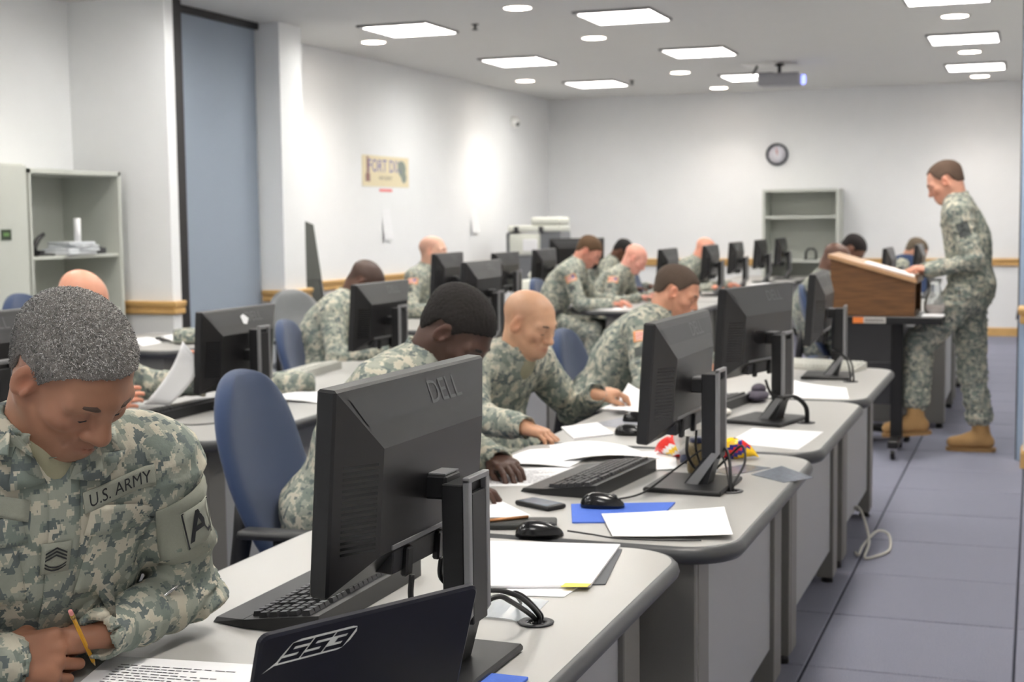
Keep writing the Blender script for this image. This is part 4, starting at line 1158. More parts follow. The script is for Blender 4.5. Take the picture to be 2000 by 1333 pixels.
MB().box(-0.29, 0.40, -0.11, 0.42, 0.80, 0.843, bev=.004).build('cart_top', M_BLACK, ct)
sg = MB().box(-0.10, 0.085, -0.116, -0.1105, 0.805, 0.84).build('sign', pmat('white_sign', (196, 192, 186), 0.5, var=0.1, scale=80), ct)
MB().box(-0.10, -0.04, -0.118, -0.1162, 0.805, 0.84).build('orange_patch', pmat('orange_print', (236, 132, 60), 0.5), sg)
sl = MB()
for k in range(9):
    sl.box(-0.03 + k * 0.012, -0.022 + k * 0.012, -0.118, -0.1162, 0.814, 0.831)
sl.build('printed_letters', pmat('grey_sign_print', (120, 116, 112), 0.5), sg)
for x in (-0.22, 0.13):
    MB().box(x - .035, x + .035, 0.12, 0.20, 0.10, 0.80, bev=.004).build('post', M_BLACK, ct)
    MB().box(x - .03, x + .03, -0.10, 0.42, 0.07, 0.115, bev=.006).build('floor_rail', M_BLACK, ct)
    for y in (-0.07, 0.39):
        cs = MB().lathe([(0.0, -0.012), (0.03, -0.012), (0.034, 0.0), (0.03, 0.012), (0.0, 0.012)], 16, M=Matrix.Translation((x, y, 0.0345)) @ Matrix.Rotation(pi / 2, 4, 'Y')).build('caster', M_BLACKG, ct)
        MB().box(x - .018, x + .018, y - 0.02, y + 0.02, 0.045, 0.07).build('caster_fork', M_CHROME, cs)
MB().box(-0.22, 0.13, 0.15, 0.17, 0.30, 0.55).build('cross_panel', M_CHAR, ct)
# glass carafe on the cart, beside the standing man
cf = empty('glass_carafe', (-0.555, 8.52, 0.8432), 0, 'clear glass carafe of water beside the lectern', 'carafe')
gl = bpy.data.materials.new('clear_glass'); gl.use_nodes = True
_b = gl.node_tree.nodes['Principled BSDF']; _b.inputs['Transmission Weight'].default_value = 0.92; _b.inputs['Roughness'].default_value = 0.03; _b.inputs['Base Color'].default_value = (0.93, 0.95, 0.95, 1); _b.inputs['IOR'].default_value = 1.3
MB().lathe([(0.0, 0.001), (0.045, 0.001), (0.062, 0.03), (0.062, 0.07), (0.04, 0.13), (0.03, 0.18), (0.042, 0.215), (0.038, 0.215), (0.027, 0.18), (0.036, 0.13), (0.058, 0.07), (0.058, 0.032), (0.042, 0.006), (0.0, 0.006)], 24).build('glass', gl, cf)
MB().lathe([(0.0, 0.008), (0.041, 0.008), (0.0565, 0.034), (0.0565, 0.06), (0.0, 0.061)], 20).build('water', pmat('pinkish_water', (226, 208, 200), 0.1, var=0.02, alpha=0.7), cf)
tr = MB().box(-0.07, 0.05, -0.10, 0.02, 0.0005, 0.012, bev=.002).build('white_napkin', M_PAPER, None, (-0.535, 8.55, 0.8432)); tag(tr, 'folded white napkin beside the carafe', 'napkin')
cf.location = (-0.545, 8.62, 0.8432)

# ------------------------------------------------------------------ people: signed-distance modelling
def camo_material():
    m = bpy.data.materials.new('digital_camouflage'); m.use_nodes = True
    nt = m.node_tree; b = nt.nodes['Principled BSDF']
    N = nt.nodes.new; L = nt.links.new
    tc = N('ShaderNodeTexCoord')
    def snap(s):
        q = N('ShaderNodeVectorMath'); q.operation = 'SNAP'; q.inputs[1].default_value = (s, s, s)
        L(tc.outputs['Object'], q.inputs[0]); return q
    def noise_(vec, scale, off, detail=1.5):
        a = N('ShaderNodeVectorMath'); a.operation = 'ADD'; a.inputs[1].default_value = (off, off * 1.7, off * 0.6)
        L(vec.outputs[0], a.inputs[0])
        n = N('ShaderNodeTexNoise'); n.inputs['Scale'].default_value = scale; n.inputs['Detail'].default_value = detail; n.inputs['Roughness'].default_value = 0.55
        L(a.outputs[0], n.inputs['Vector']); return n
    def step(n, t):
        g = N('ShaderNodeMath'); g.operation = 'GREATER_THAN'; g.inputs[1].default_value = t
        L(n.outputs['Fac'], g.inputs[0]); return g
    s1 = snap(0.0037)
    na = noise_(s1, 33, 3.1); nb = noise_(s1, 29, 11.7); nc = noise_(s1, 40, 23.0)
    sa = step(na, 0.53); sb = step(nb, 0.56); sc = step(nc, 0.60)
    def mix(f, A, B):
        x = N('ShaderNodeMix'); x.data_type = 'RGBA'
        L(f.outputs[0], x.inputs['Factor'])
        for k, v in (('A', A), ('B', B)):
            if isinstance(v, tuple): x.inputs[k].default_value = lin(v) + (1,)
            else: L(v.outputs['Result'], x.inputs[k])
        return x
    c1 = mix(sa, (150, 154, 143), (188, 183, 167))      # mid grey green / light sand
    c2 = mix(sb, c1, (122, 131, 124))                   # foliage
    c3 = mix(sc, c2, (102, 110, 110))                      # dark urban grey
    L(c3.outputs['Result'], b.inputs['Base Color'])
    b.inputs['Roughness'].default_value = 0.88
    b.inputs['Specular IOR Level'].default_value = 0.2
    w = N('ShaderNodeTexNoise'); w.inputs['Scale'].default_value = 34; w.inputs['Detail'].default_value = 4
    L(tc.outputs['Object'], w.inputs['Vector'])
    bp = N('ShaderNodeBump'); bp.inputs['Strength'].default_value = 0.35; bp.inputs['Distance'].default_value = 0.012
    L(w.outputs['Fac'], bp.inputs['Height']); L(bp.outputs['Normal'], b.inputs['Normal'])
    return m
M_CAMO = camo_material()
M_PATCH = pmat('sage_patch_cloth', (150, 152, 140), 0.9, var=0.06, scale=200, bump=0.4, bscale=900)
M_THREAD = pmat('black_thread', (38, 40, 44), 0.8)
M_TSHIRT = pmat('tan_tshirt', (152, 148, 124), 0.9, var=0.05, scale=200)
M_BOOT = pmat('tan_suede_boot', (178, 140, 92), 0.85, var=0.1, scale=60, bump=0.3)
M_SOLE = pmat('tan_rubber_sole', (150, 116, 74), 0.7)

def skin_material(name, rgb):
    m = bpy.data.materials.new(name); m.use_nodes = True
    nt = m.node_tree; b = nt.nodes['Principled BSDF']
    at = nt.nodes.new('ShaderNodeAttribute'); at.attribute_name = 'tint'
    tc = nt.nodes.new('ShaderNodeTexCoord')
    nz = nt.nodes.new('ShaderNodeTexNoise'); nz.inputs['Scale'].default_value = 45; nz.inputs['Detail'].default_value = 4
    nt.links.new(tc.outputs['Object'], nz.inputs['Vector'])
    mx = nt.nodes.new('ShaderNodeMix'); mx.data_type = 'RGBA'
    c = lin(rgb)
    mx.inputs['A'].default_value = tuple(v * 0.9 for v in c) + (1,); mx.inputs['B'].default_value = tuple(min(1, v * 1.1) for v in c) + (1,)
    nt.links.new(nz.outputs['Fac'], mx.inputs['Factor'])
    mu = nt.nodes.new('ShaderNodeMix'); mu.data_type = 'RGBA'; mu.blend_type = 'MULTIPLY'; mu.inputs['Factor'].default_value = 1.0
    nt.links.new(mx.outputs['Result'], mu.inputs['A']); nt.links.new(at.outputs['Color'], mu.inputs['B'])
    nt.links.new(mu.outputs['Result'], b.inputs['Base Color'])
    b.inputs['Roughness'].default_value = 0.48
    b.inputs['Specular IOR Level'].default_value = 0.4
    b.inputs['Subsurface Weight'].default_value = 0.12
    b.inputs['Subsurface Radius'].default_value = (0.012, 0.005, 0.003)
    n2 = nt.nodes.new('ShaderNodeTexNoise'); n2.inputs['Scale'].default_value = 380
    nt.links.new(tc.outputs['Object'], n2.inputs['Vector'])
    bp = nt.nodes.new('ShaderNodeBump'); bp.inputs['Strength'].default_value = 0.12; bp.inputs['Distance'].default_value = 0.001
    nt.links.new(n2.outputs['Fac'], bp.inputs['Height']); nt.links.new(bp.outputs['Normal'], b.inputs['Normal'])
    return m
SKIN = {}
def skin(rgb):
    if rgb not in SKIN:
        SKIN[rgb] = skin_material('skin_%d_%d_%d' % rgb, rgb)
    return SKIN[rgb]

class Field:
    def __init__(s, lo, hi, h):
        s.lo = np.array(lo, float); s.h = h
        s.n = np.maximum(4, np.ceil((np.array(hi, float) - s.lo) / h).astype(int) + 1)
        s.d = np.full(tuple(s.n), 0.5, np.float32)
        s.ax = [s.lo[i] + h * np.arange(s.n[i]) for i in range(3)]
    def sub(s, lo, hi):
        a = np.clip(np.floor((np.array(lo) - s.lo) / s.h).astype(int), 0, s.n)
        b = np.clip(np.ceil((np.array(hi) - s.lo) / s.h).astype(int) + 1, 0, s.n)
        if np.any(b <= a):
            return None
        sl = tuple(slice(a[i], b[i]) for i in range(3))
        X = s.ax[0][sl[0]][:, None, None]; Y = s.ax[1][sl[1]][None, :, None]; Z = s.ax[2][sl[2]][None, None, :]
        return sl, X, Y, Z
    def put(s, sl, e, k, op):
        a = s.d[sl]
        if op == 'add':
            hh = np.maximum(k - np.abs(a - e), 0) / k if k > 0 else 0
            s.d[sl] = np.minimum(a, e) - hh * hh * k * 0.25
        else:
            e = -e
            hh = np.maximum(k - np.abs(a - e), 0) / k if k > 0 else 0
            s.d[sl] = np.maximum(a, e) + hh * hh * k * 0.25
    def cone(s, a, b, r1, r2, k=0.02, op='add'):
        a = np.array(a, float); b = np.array(b, float)
        m = max(r1, r2) + k + 3 * s.h
        q = s.sub(np.minimum(a, b) - m, np.maximum(a, b) + m)
        if q is None: return s
        sl, X, Y, Z = q
        ab = b - a; L2 = max(float(ab @ ab), 1e-10)
        t = np.clip(((X - a[0]) * ab[0] + (Y - a[1]) * ab[1] + (Z - a[2]) * ab[2]) / L2, 0, 1)
        dx = X - a[0] - t * ab[0]; dy = Y - a[1] - t * ab[1]; dz = Z - a[2] - t * ab[2]
        e = np.sqrt(dx * dx + dy * dy + dz * dz) - (r1 + (r2 - r1) * t)
        s.put(sl, e.astype(np.float32), k, op); return s
    def ell(s, c, r, R=None, k=0.02, op='add'):
        c = np.array(c, float); r = np.array(r, float)
        m = r.max() + k + 3 * s.h
        q = s.sub(c - m, c + m)
        if q is None: return s
        sl, X, Y, Z = q
        R = np.eye(3) if R is None else R       # rows: local axes
        x, y, z = X - c[0], Y - c[1], Z - c[2]
        u = x * R[0][0] + y * R[0][1] + z * R[0][2]
        v = x * R[1][0] + y * R[1][1] + z * R[1][2]
        w = x * R[2][0] + y * R[2][1] + z * R[2][2]
        k0 = np.sqrt((u / r[0]) ** 2 + (v / r[1]) ** 2 + (w / r[2]) ** 2)
        k1 = np.sqrt((u / r[0] ** 2) ** 2 + (v / r[1] ** 2) ** 2 + (w / r[2] ** 2) ** 2) + 1e-9
        e = k0 * (k0 - 1) / k1
        s.put(sl, e.astype(np.float32), k, op); return s
    def box(s, c, r, R, rad=0.01, k=0.01, op='add'):
        c = np.array(c, float); r = np.array(r, float)
        m = np.linalg.norm(r) + rad + k + 3 * s.h
        q = s.sub(c - m, c + m)
        if q is None: return s
        sl, X, Y, Z = q
        x, y, z = X - c[0], Y - c[1], Z - c[2]
        g = [np.abs(x * R[i][0] + y * R[i][1] + z * R[i][2]) - (r[i] - rad) for i in range(3)]
        e = np.sqrt(np.maximum(g[0], 0) ** 2 + np.maximum(g[1], 0) ** 2 + np.maximum(g[2], 0) ** 2) + np.minimum(np.maximum(np.maximum(g[0], g[1]), g[2]), 0) - rad
        s.put(sl, e.astype(np.float32), k, op); return s
    def mesh(s):
        d = s.d; h = s.h
        ins = d < 0
        nc = tuple(np.array(d.shape) - 1)
        acc = np.zeros(nc + (3,), np.float32); cnt = np.zeros(nc, np.int16)
        quads = []
        for axis in range(3):
            sl0 = [slice(None)] * 3; sl1 = [slice(None)] * 3
            sl0[axis] = slice(0, -1); sl1[axis] = slice(1, None)
            c = ins[tuple(sl0)] != ins[tuple(sl1)]
            I = np.argwhere(c)
            if len(I) == 0: continue
            J = I.copy(); J[:, axis] += 1
            d0 = d[tuple(I.T)]; d1 = d[tuple(J.T)]
            t = d0 / (d0 - d1)
            P = I.astype(np.float32); P[:, axis] += t
            o1, o2 = [q for q in range(3) if q != axis]
            ok = np.ones(len(I), bool)
            cells = []
            for a, b in ((-1, -1), (0, -1), (0, 0), (-1, 0)):
                Cc = I.copy(); Cc[:, o1] += a; Cc[:, o2] += b
                good = (Cc[:, o1] >= 0) & (Cc[:, o2] >= 0) & (Cc[:, o1] < nc[o1]) & (Cc[:, o2] < nc[o2])
                ok &= good
                g = Cc[good]
                np.add.at(acc, tuple(g.T), P[good]); np.add.at(cnt, tuple(g.T), 1)
                cells.append(Cc)
            Q = np.stack(cells, 1)[ok]
            flip = (d0 < 0)[ok]
            if axis == 1: flip = ~flip
            Q[flip] = Q[flip][:, ::-1]
            quads.append(Q)
        idx = np.full(nc, -1, np.int64)
        m = cnt > 0
        idx[m] = np.arange(m.sum())
        V = acc[m] / cnt[m][:, None] * h + s.lo
        F = np.concatenate([idx[tuple(np.moveaxis(Q, -1, 0))] for Q in quads]) if quads else np.zeros((0, 4), int)
        return V, F[:, ::-1]

def hash3(ix, iy, iz, seed):
    n = (ix * 374761393 + iy * 668265263 + iz * 2147483647 + seed * 1274126177) & 0xffffffff
    n = ((n ^ (n >> 13)) * 1274126177) & 0xffffffff
    return ((n ^ (n >> 16)) & 0xffff) / 65535.0
def vnoise(P, seed=0):
    P = np.asarray(P, float)
    i = np.floor(P).astype(np.int64); f = P - i; f = f * f * (3 - 2 * f)
    out = 0
    for dx in (0, 1):
        for dy in (0, 1):
            for dz in (0, 1):
                w = (f[:, 0] if dx else 1 - f[:, 0]) * (f[:, 1] if dy else 1 - f[:, 1]) * (f[:, 2] if dz else 1 - f[:, 2])
                out = out + w * hash3(i[:, 0] + dx, i[:, 1] + dy, i[:, 2] + dz, seed)
    return out

def relax(V, F, it=2, lam=0.5):
    for _ in range(it):
        acc = np.zeros_like(V); cnt = np.zeros(len(V))
        for a, b in ((0, 1), (1, 2), (2, 3), (3, 0)):
            np.add.at(acc, F[:, a], V[F[:, b]]); np.add.at(acc, F[:, b], V[F[:, a]])
            np.add.at(cnt, F[:, a], 1); np.add.at(cnt, F[:, b], 1)
        V = V + lam * (acc / np.maximum(cnt, 1)[:, None] - V)
    return V
def vnormals(V, F):
    n = np.cross(V[F[:, 2]] - V[F[:, 0]], V[F[:, 3]] - V[F[:, 1]])
    N = np.zeros_like(V)
    for k in range(4):
        np.add.at(N, F[:, k], n)
    return N / (np.linalg.norm(N, axis=1)[:, None] + 1e-12)
def np_obj(name, V, F, mat, parent, origin, tint=None, attr='tint'):
    me = bpy.data.meshes.new(name)
    me.from_pydata((V - origin).tolist(), [], F.tolist())
    me.update()
    me.polygons.foreach_set('use_smooth', [True] * len(me.polygons))
    if tint is not None:
        ca = me.color_attributes.new(attr, 'FLOAT_COLOR', 'POINT')
        ca.data.foreach_set('color', np.concatenate([tint, np.ones((len(V), 1))], 1).astype(np.float32).ravel())
    return link_mesh(name, me, mat, parent)

def nrm(v):
    v = np.array(v, float); return v / (np.linalg.norm(v) + 1e-12)
def ik(a, t, l1, l2, hint):
    a = np.array(a, float); t = np.array(t, float)
    d = t - a; L = min(np.linalg.norm(d), l1 + l2 - 0.002); dn = nrm(d)
    x = (l1 * l1 - l2 * l2 + L * L) / (2 * L); h = sqrt(max(l1 * l1 - x * x, 1e-6))
    hint = np.array(hint, float); p = nrm(hint - dn * (hint @ dn))
    return a + dn * x + p * h, a + dn * L
def head_frame(yaw, pitch, roll):
    y, p, r = radians(yaw), radians(pitch), radians(roll)
    f = np.array([cos(y) * cos(p), sin(y) * cos(p), sin(p)])
    l0 = np.array([-sin(y), cos(y), 0.0]); u0 = np.cross(f, l0)
    l = l0 * cos(r) + u0 * sin(r); u = np.cross(f, l)
    return np.array([f, l, u])

def head_field(F, c, R, neck, bulk=1.0, jaw=1.0, nose=1.0, lips=1.0):
    """head centre c, rows of R: forward, left, up; neck base point"""
    c = np.array(c, float)
    W = lambda x, y, z: c + R[0] * x + R[1] * y + R[2] * z
    F.ell(W(-0.016, 0, 0.030), (0.103, 0.080 * bulk, 0.0825), R, 0.02)
    F.ell(W(0.030, 0, -0.028), (0.062, 0.060 * bulk, 0.082), R, 0.03)
    for s in (-1, 1):
        F.cone(W(-0.008, s * 0.052 * bulk, -0.045), W(0.062, s * 0.018, -0.097), 0.024 * jaw, 0.019 * jaw, 0.03)
        F.ell(W(0.056, s * 0.044 * bulk, -0.026), (0.026, 0.022, 0.020), R, 0.02)         # cheekbone
        F.cone(W(0.083, s * 0.010, 0.014), W(0.070, s * 0.052, 0.012), 0.013, 0.010, 0.02)   # brow ridge
    F.ell(W(0.070, 0, -0.097), (0.021, 0.026, 0.017), R, 0.02)                              # chin
    F.ell(W(0.070, 0, -0.070), (0.026, 0.032, 0.026), R, 0.02)                              # muzzle
    for s in (-1, 1):
        F.ell(W(0.0965, s * 0.032, -0.008), (0.014, 0.019, 0.0125), R, 0.012, 'sub')
        F.ell(W(0.0745, s * 0.031, -0.008), (0.0135, 0.0165, 0.0125), R, 0.004)             # lids
    for s in ((-1, 1) if F.h < 0.0036 else ()):    # lid crease and bag under the eye
        F.cone(W(0.083, s * 0.020, 0.0035), W(0.076, s * 0.046, 0.002), 0.0011, 0.0011, 0.003, 'sub')
        F.cone(W(0.0815, s * 0.022, -0.0245), W(0.0745, s * 0.043, -0.0225), 0.0042, 0.0036, 0.008)
    F.cone(W(0.086, 0, 0.004), W(0.106, 0, -0.036), 0.0085 * nose, 0.0125 * nose, 0.014)                 # nose
    F.ell(W(0.105, 0, -0.039), (0.0125, 0.0125 * nose, 0.0105), R, 0.008)
    for s in (-1, 1):
        F.ell(W(0.0945, s * 0.0135 * nose, -0.042), (0.011, 0.0085 * nose, 0.0085), R, 0.006)
        F.ell(W(0.101, s * 0.0075, -0.051), (0.006, 0.004, 0.0035), R, 0.003, 'sub')
    for (z, r, x) in ((-0.0665, 0.0062, 0.0935), (-0.0785, 0.0072, 0.0915)):
        F.cone(W(x, 0.0, z), W(x - 0.010, 0.022, z - 0.001), r * lips, r * 0.5, 0.005)
        F.cone(W(x, 0.0, z), W(x - 0.010, -0.022, z - 0.001), r * lips, r * 0.5, 0.005)
    for s in (-1, 1):
        F.cone(W(0.0995, 0, -0.0725), W(0.087, s * 0.024, -0.0735), 0.0016, 0.0012, 0.003, 'sub')
    for s in (-1, 1):                       # fold from the nose to the mouth corner, temple hollow
        F.cone(W(0.092, s * 0.024 * nose, -0.040), W(0.078, s * 0.036, -0.072), 0.0016, 0.0022, 0.008, 'sub')
        F.ell(W(0.050, s * 0.083 * bulk, 0.020), (0.022, 0.012, 0.022), R, 0.02, 'sub')
    # ears
    for s in (-1, 1):
        Re = np.array([nrm(R[0] * 0.94 - R[2] * 0.18 + 0.0 * R[1]), nrm(R[1] - R[0] * s * (-0.35)), R[2]])
        e = W(-0.004, s * 0.0805 * bulk, -0.004)
        F.ell(e, (0.0195, 0.0078, 0.0345), Re, 0.005)
        F.ell(W(-0.007, s * 0.0815 * bulk, -0.028), (0.0105, 0.007, 0.012), Re, 0.004)
        F.ell(W(0.002, s * 0.0915 * bulk, -0.001), (0.0115, 0.0105, 0.0225), Re, 0.003, 'sub')
        F.cone(W(0.010, s * 0.083 * bulk, -0.016), W(0.006, s * 0.083 * bulk, -0.026), 0.005, 0.005, 0.004)
    # neck
    nb = np.array(neck, float)
    F.cone(W(-0.038, 0, -0.045), nb, 0.058, 0.066, 0.03)
    F.cone(W(-0.005, 0, -0.065), nb + 0.25 * (W(0.02, 0, -0.08) - nb), 0.046, 0.058, 0.03)
    return F

def hair_mask(Pl, front=0.066, side=0.022, back=-0.070, recede=0.0):
    """height above the hairline for head-local points"""
    ang = np.degrees(np.arctan2(np.abs(Pl[:, 1]), Pl[:, 0] + 0.012))
    xs = [0, 22, 42, 58, 70, 80, 88, 106, 122, 138, 180]
    ys = [front, front - 0.002 + recede, front - 0.012 + recede, 0.034, side - 0.018, side - 0.024, side - 0.002, side - 0.002, side - 0.048, back + 0.012, back]
    return Pl[:, 2] - np.interp(ang, xs, ys)

def add_hand(F, w, d, n, side, curl=(22, 32, 18), thumb=(0.55, 0.5), size=1.0, spread=0.06, fist=None):
    """wrist w, direction d, palm normal n; side +1 right hand, -1 left hand"""
    d = nrm(d); n = nrm(n - d * (np.array(n) @ d)); s = np.cross(d, n) * side
    w = np.array(w, float); z = size
    roots = [(0.088, 0.031), (0.092, 0.010), (0.088, -0.011), (0.079, -0.030)]
    ln = [(0.043, 0.026, 0.020), (0.047, 0.030, 0.021), (0.043, 0.028, 0.020), (0.033, 0.020, 0.018)]
    F.cone(w, w + d * 0.012, 0.0265, 0.026, 0.01)
    for i, (a, b) in enumerate(roots):
        p = w + (d * a + s * b) * z
        F.cone(w + s * b * 0.62 + d * 0.012, p, 0.0185 * z, 0.0125 * z, 0.012)
    F.cone(w + (d * 0.03 - s * 0.022) * z, w + (d * 0.07 - s * 0.026) * z, 0.016, 0.013, 0.012)
    for i, (a, b) in enumerate(roots):
        c = curl[i] if isinstance(curl[0], (tuple, list)) else curl
        p = w + (d * a + s * b) * z
        ang = 0.0; r = [0.0102, 0.0092, 0.0084, 0.0072]
        if i == 3: r = [q * 0.88 for q in r]
        for j in range(3):
            ang += radians(c[j])
            dd = nrm(d * cos(ang) + n * sin(ang) + s * spread * (1.5 - i) * (1 if j == 0 else 0.5))
            q = p + dd * ln[i][j] * z
            F.cone(p, q, r[j] * z * 0.96, r[j + 1] * z * 0.97, 0.0016)
            p = q
    t0 = w + (d * 0.022 + s * 0.020) * z
    t1 = w + (d * 0.052 + s * 0.040 + n * (0.012 + 0.01 * thumb[0])) * z
    dd = nrm(d * (0.85) + s * (0.35 - 0.8 * thumb[1]) + n * thumb[0])
    t2 = t1 + dd * 0.034 * z
    dd2 = nrm(dd + s * (-0.35 * thumb[1]) + d * 0.2)
    t3 = t2 + dd2 * 0.027 * z
    F.cone(t0, t1, 0.0185 * z, 0.0135 * z, 0.012); F.cone(t1, t2, 0.0122 * z, 0.0105 * z, 0.005); F.cone(t2, t3, 0.0108 * z, 0.0082 * z, 0.004)

def person(label, pelvis, yaw, lean, head, headrot, rw, lw, skin_rgb, hair=None, hair_rgb=(40, 34, 30), tw=0.0, h=0.010, hh=0.005, relb=(-0.2, -0.7, -0.7), lelb=(-0.2, 0.7, -0.7),
           rhand=None, lhand=None, legs=True, stand=None, bulk=1.0, seed=1, curve=0.3, hairline=None, name='person', fold=1.0, cut=None, shoulder_drop=0.0, arm=(0.295, 0.265), headbulk=1.0, necklen=0.08, face=None, brow_rgb=None, lel=None, rel=None, slouch=(-0.9, 0, 0.25), legk=1.0):
    """pelvis, head, wrists in room coordinates; yaw: facing direction in degrees from +x"""
    pel = np.array(pelvis, float)
    y = radians(yaw)
    fw = np.array([cos(y), sin(y), 0]); lf = np.array([-sin(y), cos(y), 0]); up = np.array([0, 0, 1.0])
    hc = np.array(head, float)
    HR = head_frame(*headrot)
    nk = hc - HR[0] * 0.03 - HR[2] * 0.06        # base of the skull
    nd = nrm(nrm(nk - pel) * 0.55 + up * 0.35 + HR[2] * 0.25)
    nb = nk - nd * necklen                       # base of the neck
    dist = np.linalg.norm(nb - pel)
    l1, l2_ = 0.265, 0.262
    if dist > l1 + l2_ - 0.004:                  # keep the trunk length: the hips follow
        pel = nb + (pel - nb) / dist * (l1 + l2_ - 0.004)
    mid, _t = ik(pel, nb, l1, l2_, fw * slouch[0] + lf * slouch[1] + up * slouch[2])
    sp = nrm(mid - pel); sp2 = nrm(nb - mid)
    yt = y + radians(tw)
    lt = np.array([-sin(yt), cos(yt), 0])
    ft = nrm(np.cross(lt, sp2))
    root = empty(name, (float(pel[0]), float(pel[1]), 0.0), 0, label, 'person')
    org = np.array([pel[0], pel[1], 0.0])
    sk = skin(skin_rgb)
    sh = {1: nb - sp2 * (0.075 + shoulder_drop) - lt * 0.172 * bulk, -1: nb - sp2 * (0.075 + shoulder_drop) + lt * 0.172 * bulk}
    wr = {1: np.array(rw, float), -1: np.array(lw, float)}
    hint = {1: relb, -1: lelb}
    el = {}
    for s in (1, -1):
        hv = fw * hint[s][0] + lf * hint[s][1] + up * hint[s][2]
        fixed = rel if s == 1 else lel
        if fixed is not None: el[s] = np.array(fixed, float)
        else: el[s], wr[s] = ik(sh[s], wr[s], arm[0], arm[1], hv)
    # ---------------- jacket
    pts = [pel, nb, sh[1], sh[-1], el[1], el[-1], wr[1], wr[-1]]
    lo = np.min(pts, 0) - 0.24; hi = np.max(pts, 0) + np.array([0.24, 0.24, 0.16])
    if cut is not None: lo[2] = max(lo[2], cut)
    J = Field(lo, hi, h)
    Rt = np.array([ft, lt, sp2]); Rm = np.array([nrm(np.cross(lf, sp)), lf, sp])
    J.ell(mid + sp2 * 0.085 + ft * 0.005, (0.128 * bulk, 0.178 * bulk, 0.195), Rt, 0.06)
    J.ell(mid - sp * 0.07 + fw * 0.008, (0.130 * bulk, 0.165 * bulk, 0.19), Rm, 0.07)
    J.ell(pel + sp * 0.02, (0.140 * bulk, 0.180 * bulk, 0.13), Rm, 0.06)
    J.cone(sh[1] - sp2 * 0.01 + lt * 0.02, sh[-1] - sp2 * 0.01 - lt * 0.02, 0.078, 0.078, 0.05)
    ndir = nrm(nk - nb)
    for s in (1, -1):
        J.cone(nb + ndir * 0.005, sh[s], 0.062, 0.068, 0.05)
        J.cone(sh[s], el[s], 0.069 * bulk, 0.057, 0.03)
        J.cone(el[s], wr[s] + nrm(wr[s] - el[s]) * 0.028, 0.057, 0.040, 0.010)
    # open neck
    J.cone(nb + ft * 0.055 + ndir * 0.06, nb + ft * 0.12 - sp2 * 0.015, 0.043, 0.010, 0.015, 'sub')
    J.cone(nb + ndir * 0.035, nb + ndir * 0.14, 0.064, 0.075, 0.008, 'sub')
    for s in (1, -1):     # hollow cuffs
        dd = nrm(wr[s] - el[s])
        J.cone(wr[s] + dd * 0.036, wr[s] + dd * 0.12, 0.034, 0.040, 0.006, 'sub')
    V, F = J.mesh()
    V = relax(V, F, 2, 0.4)
    N = vnormals(V, F)
    # cloth folds: ridged noise, squeezed along the limb or the spine
    best = np.full(len(V), 9.0); U = np.zeros((len(V), 3)); amp = np.zeros(len(V))
    segs = [(pel, nb, 0.13, 0.055, 0.6, -0.10), (sh[1], el[1], 0.06, 0.042, 0.85, 0), (sh[-1], el[-1], 0.06, 0.042, 0.85, 0), (el[1], wr[1], 0.05, 0.038, 1.0, 0), (el[-1], wr[-1], 0.05, 0.038, 1.0, 0)]
    for k, (a, b, r, ls, am, of) in enumerate(segs):
        ab = b - a; L = np.linalg.norm(ab); dn = ab / L
        t = (V - a) @ dn
        tc = np.clip(t, 0, L)
        dist = np.linalg.norm(V - a - tc[:, None] * dn, axis=1) - r
        m_ = dist < best
        best[m_] = dist[m_]
        perp = V - t[:, None] * dn
        U[m_] = (perp / (0.105 if k else 0.16) + (t / ls)[:, None] * dn)[m_]
        bend = np.exp(-((t - (L if k in (1, 2) else 0)) / 0.10) ** 2) if k else 0.0
        amp[m_] = (am * (0.75 + 0.7 * bend) * np.ones(len(V)))[m_]
    wv = np.stack([vnoise(U * 0.6 + 7, seed + q) for q in range(3)], 1) - 0.5
    n1 = vnoise(U * 0.55 + wv * 1.6, seed + 11); n2 = vnoise(U * 1.1 + wv * 1.2, seed + 29)
    rid = (1 - np.abs(2 * n1 - 1)) ** 2.0 * 0.7 + (1 - np.abs(2 * n2 - 1)) ** 2.2 * 0.35 - 0.42
    V = V + N * (rid * amp * 0.017 * fold)[:, None]
    jk = np_obj('jacket', V, F, M_CAMO, root, org)
    out = dict(root=root, org=org, jacket=jk, JV=V, JF=F, nb=nb, sh=sh, el=el, wr=wr, fw=fw, lf=lf, ft=ft, lt=lt, sp2=sp2, hc=hc, HR=HR, ndir=ndir, pel=pel, mid=mid)
    # collar: upright band round the neck, open in front
    cb_ = Field(nb - 0.14, nb + 0.14, min(h, 0.006))
    base = nb + ndir * 0.012
    Rn = np.array([nrm(ft - ndir * (ft @ ndir)), nrm(np.cross(ndir, ft)), ndir])
    cb_.cone(base - ndir * 0.03, base + ndir * 0.030, 0.079, 0.0775, 0.004)
    cb_.cone(base - ndir * 0.10, base + ndir * 0.15, 0.073, 0.0715, 0.004, 'sub')
    cb_.box(base + ndir * 0.09, (0.15, 0.15, 0.052), Rn, 0.004, 0.006, 'sub')
    cb_.cone(base + Rn[0] * 0.05 + ndir * 0.06, base + Rn[0] * 0.14 - ndir * 0.05, 0.040, 0.030, 0.006, 'sub')
    cb_.box(base - ndir * 0.09, (0.15, 0.15, 0.055), Rn, 0.004, 0.006, 'sub')
    CV, CF = cb_.mesh()
    if len(CF): np_obj('collar', relax(CV, CF, 1, 0.4), CF, M_CAMO, root, org)
    # t-shirt neck
    tf = Field(nb - 0.12, nb + 0.12, 0.006)
    tf.cone(nb - ndir * 0.03, nb + ndir * 0.022, 0.072, 0.069, 0.004)
    tf.cone(nb + ft * 0.03 - sp2 * 0.06, nb + ft * 0.03 + ndir * 0.01, 0.07, 0.055, 0.02)
